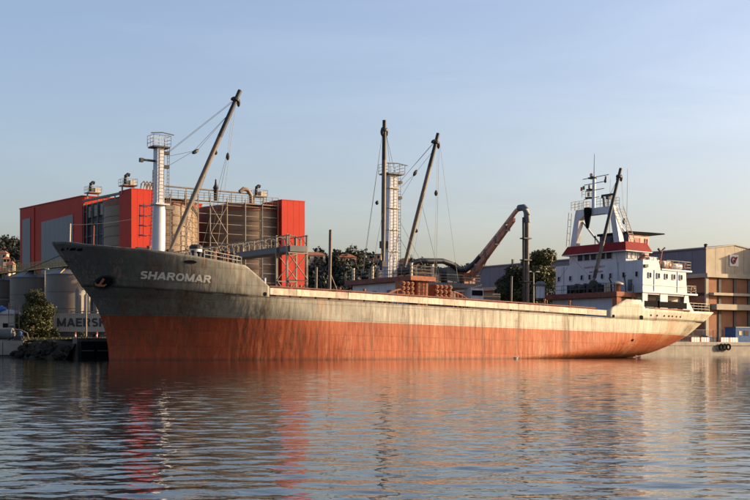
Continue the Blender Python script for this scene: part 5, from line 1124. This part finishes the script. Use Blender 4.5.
def tree(name, label, x, y, z0, h, rad, trunk, seed, n=9000, leaf=0.34, m='leaf', group=None, nclump=26):
    rng = random.Random(seed); t = wthing(name, label, 'bush' if trunk < 0.5 else 'tree', (x, y, z0), group); cl = []; tb = MB()
    tb.path([(0, 0, 0), (0.1, 0, h*0.25), (-0.05, 0.1, h*0.55), (0.1, 0, h*0.85)], [0.09*rad*0.6, 0.07*rad*0.6, 0.04*rad*0.6, 0.02], 8)
    for k in range(nclump):
        zz_ = rng.uniform(trunk, h*0.93); f_ = math.sin(math.pi*min(1, max(0.12, (zz_-trunk*0.4)/(h-trunk*0.4)*0.9+0.12)))**0.6; a = rng.uniform(0, 6.28); rr = rad*f_*rng.uniform(0.25, 0.85)
        c_ = (rr*math.cos(a), rr*math.sin(a), zz_); cr = rad*rng.uniform(0.22, 0.46); cl.append((*c_, cr, cr, cr*0.75))
        if k % 2 == 0: tb.path([(0, 0, max(0.3, zz_*0.55)), (c_[0]*0.5, c_[1]*0.5, zz_*0.82), c_], [0.05*rad*0.5, 0.03*rad*0.5, 0.01], 5)
    tb.build('trunk', 'bark', t, True)
    V, F = leaves(cl, n, leaf, seed); leaf_obj('crown', V, F, m, t); return t
tree('broadleaf_tree', 'tall leafy green tree beside the deckhouse front', 26.0, 196, GZ, 14.4, 4.1, 2.5, 11, 26000, 0.36, 'leaf', 'trees behind the berth', 46)
tree('broadleaf_tree', 'lower darker leafy tree behind the unloader suction leg', 21.9, 199, GZ, 12.4, 3.3, 2.5, 12, 20000, 0.34, 'leaf_dark', 'trees behind the berth', 40)
tree('broadleaf_tree', 'small leafy tree at the foot of the grey warehouse wall', 29.0, 203, GZ, 9.5, 2.8, 2.0, 13, 8000, 0.34, 'leaf_dark', 'trees behind the berth')
tree('pier_bush', 'leafy bush tree beside the white cabin on the left pier', -46.6, 172.6, GZ, 6.8, 3.0, 1.0, 14, 17000, 0.24, 'leaf', None, 44)
tree('pier_bush', 'low round shrub in front of the pale container', -44.0, 171.5, GZ, 1.6, 0.9, 0.15, 15, 2500, 0.2, 'leaf_dark', None, 12)
tree('pier_bush', 'tiny shrub on the bank below the container lettering', -40.2, 172.0, GZ, 1.3, 0.7, 0.1, 16, 1200, 0.16, 'leaf', None, 8)
# grass fringe on the bank
rng = np.random.RandomState(5); n_ = 5000; k_ = rng.uniform(0, 1, n_); px_ = lerp(-47.5, -34.5, k_); py_ = lerp(168.2, 168.0, k_)+rng.uniform(-0.5, 4.0, n_)
hgt = rng.uniform(0.15, 0.5, n_); a_ = rng.uniform(0, 6.28, n_); dx_ = np.cos(a_)*0.05; dy_ = np.sin(a_)*0.05; ln = rng.normal(0, 0.1, (n_, 2))
V = np.stack([np.stack([px_-dx_, py_-dy_, np.full(n_, GZ)], 1), np.stack([px_+dx_, py_+dy_, np.full(n_, GZ)], 1), np.stack([px_+ln[:, 0]+0.01, py_+ln[:, 1], GZ+hgt], 1), np.stack([px_+ln[:, 0]-0.01, py_+ln[:, 1], GZ+hgt], 1)], 1).reshape(-1, 3)
gr = leaf_obj('grass', V, np.arange(4*n_).reshape(-1, 4), 'grass'); gr['label'] = 'short dry grass along the bank before the container'; gr['category'] = 'grass'; gr['kind'] = 'stuff'
# far hills with woods
def hill(name, x0, x1, y0, depth, prof, wood_label, seed, ntree):
    xs = np.linspace(x0, x1, 40); vs = []; NY = 10
    def H_(x, k): return float(ip(x, prof[0], prof[1]))*min(1, k*1.5)**0.8*(1+0.05*math.sin(x*0.07+k*5))
    for j in range(NY):
        for x in xs: vs.append((x, y0+depth*j/(NY-1), GZ-0.5+H_(x, j/(NY-1))))
    mb = MB(); mb.add(vs, [(j*40+i, j*40+i+1, (j+1)*40+i+1, (j+1)*40+i) for j in range(NY-1) for i in range(39)]); m_ = mb.build(name, 'hill_soil', None, True); struct(m_)
    r_ = random.Random(seed); cl = []
    for _ in range(ntree):
        x = r_.uniform(x0, x1); k = r_.uniform(0.0, 0.72); y = y0+depth*k; z = GZ-0.5+H_(x, k); s_ = r_.uniform(2.2, 4.6)
        cl.append((x, y, z+s_*0.9, s_, s_, s_*r_.uniform(0.9, 1.6)))
    V, F = leaves(cl, ntree*170, 1.5, seed, 0.7); w_ = leaf_obj('hill_wood', V, F, 'leaf_wood'); w_['kind'] = 'stuff'; w_['label'] = wood_label; w_['category'] = 'wood'
    return H_
mat('hill_soil', (0.05, 0.05, 0.03), 0.9, 0.3, 0.05)
H1 = hill('hill', -75, 95, 560, 130, ([-75, -45, -34, -17, 0, 20, 45, 95], [30, 37, 40, 42, 41.0, 38, 35, 20]), 'dark wooded hillside behind the berth between red plant and unloader', 21, 760)
H2 = hill('hill', -290, -150, 640, 150, ([-290, -240, -215, -200, -190, -150], [58, 58, 56, 52, 47, 28]), 'wooded slope dotted with houses beyond the left pier', 22, 330)
def villa(label, x, y, z, w, d, h, m, nwin, roof='hip', grp='houses on the hills'):
    v = wthing('hill_house', label, 'house', (x, y, z), grp, R(random.uniform(-8, 25)))
    MB().box(-w/2, w/2, 0, d, -4, h).build('wall', m, v)
    if roof == 'hip': MB().hexa([(-w/2-0.5, -0.5, h), (w/2+0.5, -0.5, h), (w/2+0.5, d+0.5, h), (-w/2-0.5, d+0.5, h)], [(-w/4, d*0.35, h+1.7), (w/4, d*0.35, h+1.7), (w/4, d*0.65, h+1.7), (-w/4, d*0.65, h+1.7)]).build('roof', 'roof_tile', v)
    else: MB().box(-w/2-0.3, w/2+0.3, -0.3, d+0.3, h, h+0.5).build('roof', 'concrete', v)
    for i in range(nwin):
        for zz_ in np.arange(1.0, h-1.2, 3.0): x_ = -w/2+w*(i+0.5)/nwin; MB().box(x_-0.6, x_+0.6, -0.06, 0.0, zz_, zz_+1.5).build('window', 'window_dark', v)
def hillpos(px, Y): return (px-375)/1250.0*Y
for px, yy, Y, w, h, m, lab, rf in ((316, 253.5, 640, 14, 4.2, 'house_wall', 'wide villa with dark tiled roof on hill crest beside red plant', 'hip'), (348, 256, 640, 12, 4.5, 'house_wall_pink', 'pink villa with hipped tile roof on hill crest behind a conifer', 'hip'),
      (368, 258.5, 650, 8, 7.0, 'house_wall_pink', 'tall pink apartment block on the hill crest before the main mast', 'flat'), (376, 258.5, 652, 7, 8.0, 'house_wall', 'cream apartment block on the hill crest touching the main mast', 'flat'), (405, 262, 645, 9, 6.0, 'house_wall', 'cream house on the hill between main mast and its boom', 'hip'), (418, 265, 640, 9, 5.5, 'house_wall_pink', 'pink house on the hill behind the unloader hose', 'hip')):
    x = hillpos(px, Y); z = 1.2+(348.5-yy-6)*Y/1250.0; villa(lab, x, Y-8, z-1.5, w*0.75, 6, h*0.75, m, max(2, int(w/4)), rf)
for px, yy, Y, w, h, m, lab in ((7, 258, 690, 9, 5.5, 'house_wall', 'cream house alone on the slope beyond the tanks'), (12, 262, 685, 6, 4, 'house_wall', 'small cream house just below another on the left slope'), (2, 272, 660, 11, 5, 'house_wall_pink', 'pink house low on the left slope behind the tanks'), (9, 275, 655, 9, 4.5, 'house_wall_pink', 'long pink house lowest on the slope behind walkway end'), (15, 268, 670, 6, 5, 'house_wall', 'cream house tucked against the red wing on the slope')):
    villa(lab, hillpos(px, Y), Y-10, 1.2+(348.5-yy-3)*Y/1250.0, w*0.6, 5, h*0.6, m, 2, 'hip', 'houses on the left slope')
def conifer(label, px, ytop, Y, h, r_, seed):
    t = wthing('conifer_tree', label, 'tree', (hillpos(px, Y), Y-14, 1.2+(348.5-ytop)*(Y-14)/1250.0-h), 'crest trees'); MB().tube((0, 0, -2), (0, 0, h*0.8), 0.4, 0.1).build('trunk', 'bark', t)
    cl = [(0, 0, h*k/9, r_*(1.05-k/9.5), r_*(1.05-k/9.5), h*0.1) for k in range(1, 10)]; V, F = leaves(cl, 900, 1.0, seed); leaf_obj('crown', V, F, 'leaf_dark', t)
conifer('pointed dark conifer on hill crest beside the pink villa', 338, 250.5, 640, 12, 2.6, 31); conifer('broad dark conifer on the hill crest between villa and apartment blocks', 360, 253.5, 640, 13, 3.8, 32); conifer('dark conifer on hill crest between the main mast and its boom', 411, 256.5, 640, 10, 4.0, 33); conifer('small dark conifer on the crest above the unloader hose', 421, 258, 640, 8, 3.2, 34)
# two gulls on the water
def gull(label, x, y, rot):
    g_ = wthing('gull', label, 'gull', (x, y, 0.0), 'gulls on the water', rot)
    MB().path([(-0.33, 0, 0.16), (-0.22, 0, 0.11), (-0.05, 0, 0.08), (0.12, 0, 0.1), (0.22, 0, 0.18), (0.25, 0, 0.27), (0.31, 0, 0.31), (0.37, 0, 0.3)], [0.015, 0.07, 0.12, 0.11, 0.06, 0.05, 0.055, 0.02], 10).build('body', 'bird_white', g_, True)
    for k in (-1, 1): MB().path([(0.1, k*0.1, 0.14), (-0.1, k*0.12, 0.16), (-0.36, k*0.03, 0.18)], [0.03, 0.05, 0.01], 6).build('wing', 'steel_grey', g_, True)
    MB().tube((0.36, 0, 0.295), (0.43, 0, 0.275), 0.018, 0.006, n=6).build('beak', 'yellow_rail', g_)
p = site(44.2, -10.3); gull('white gull floating beside the red hull amidships', p.x, p.y, 0.3); p = site(64.6, -9.4); gull('white gull floating under the ship stern', p.x, p.y, 2.6)

for o in bpy.data.objects:
    if '_b' in o: del o['_b']
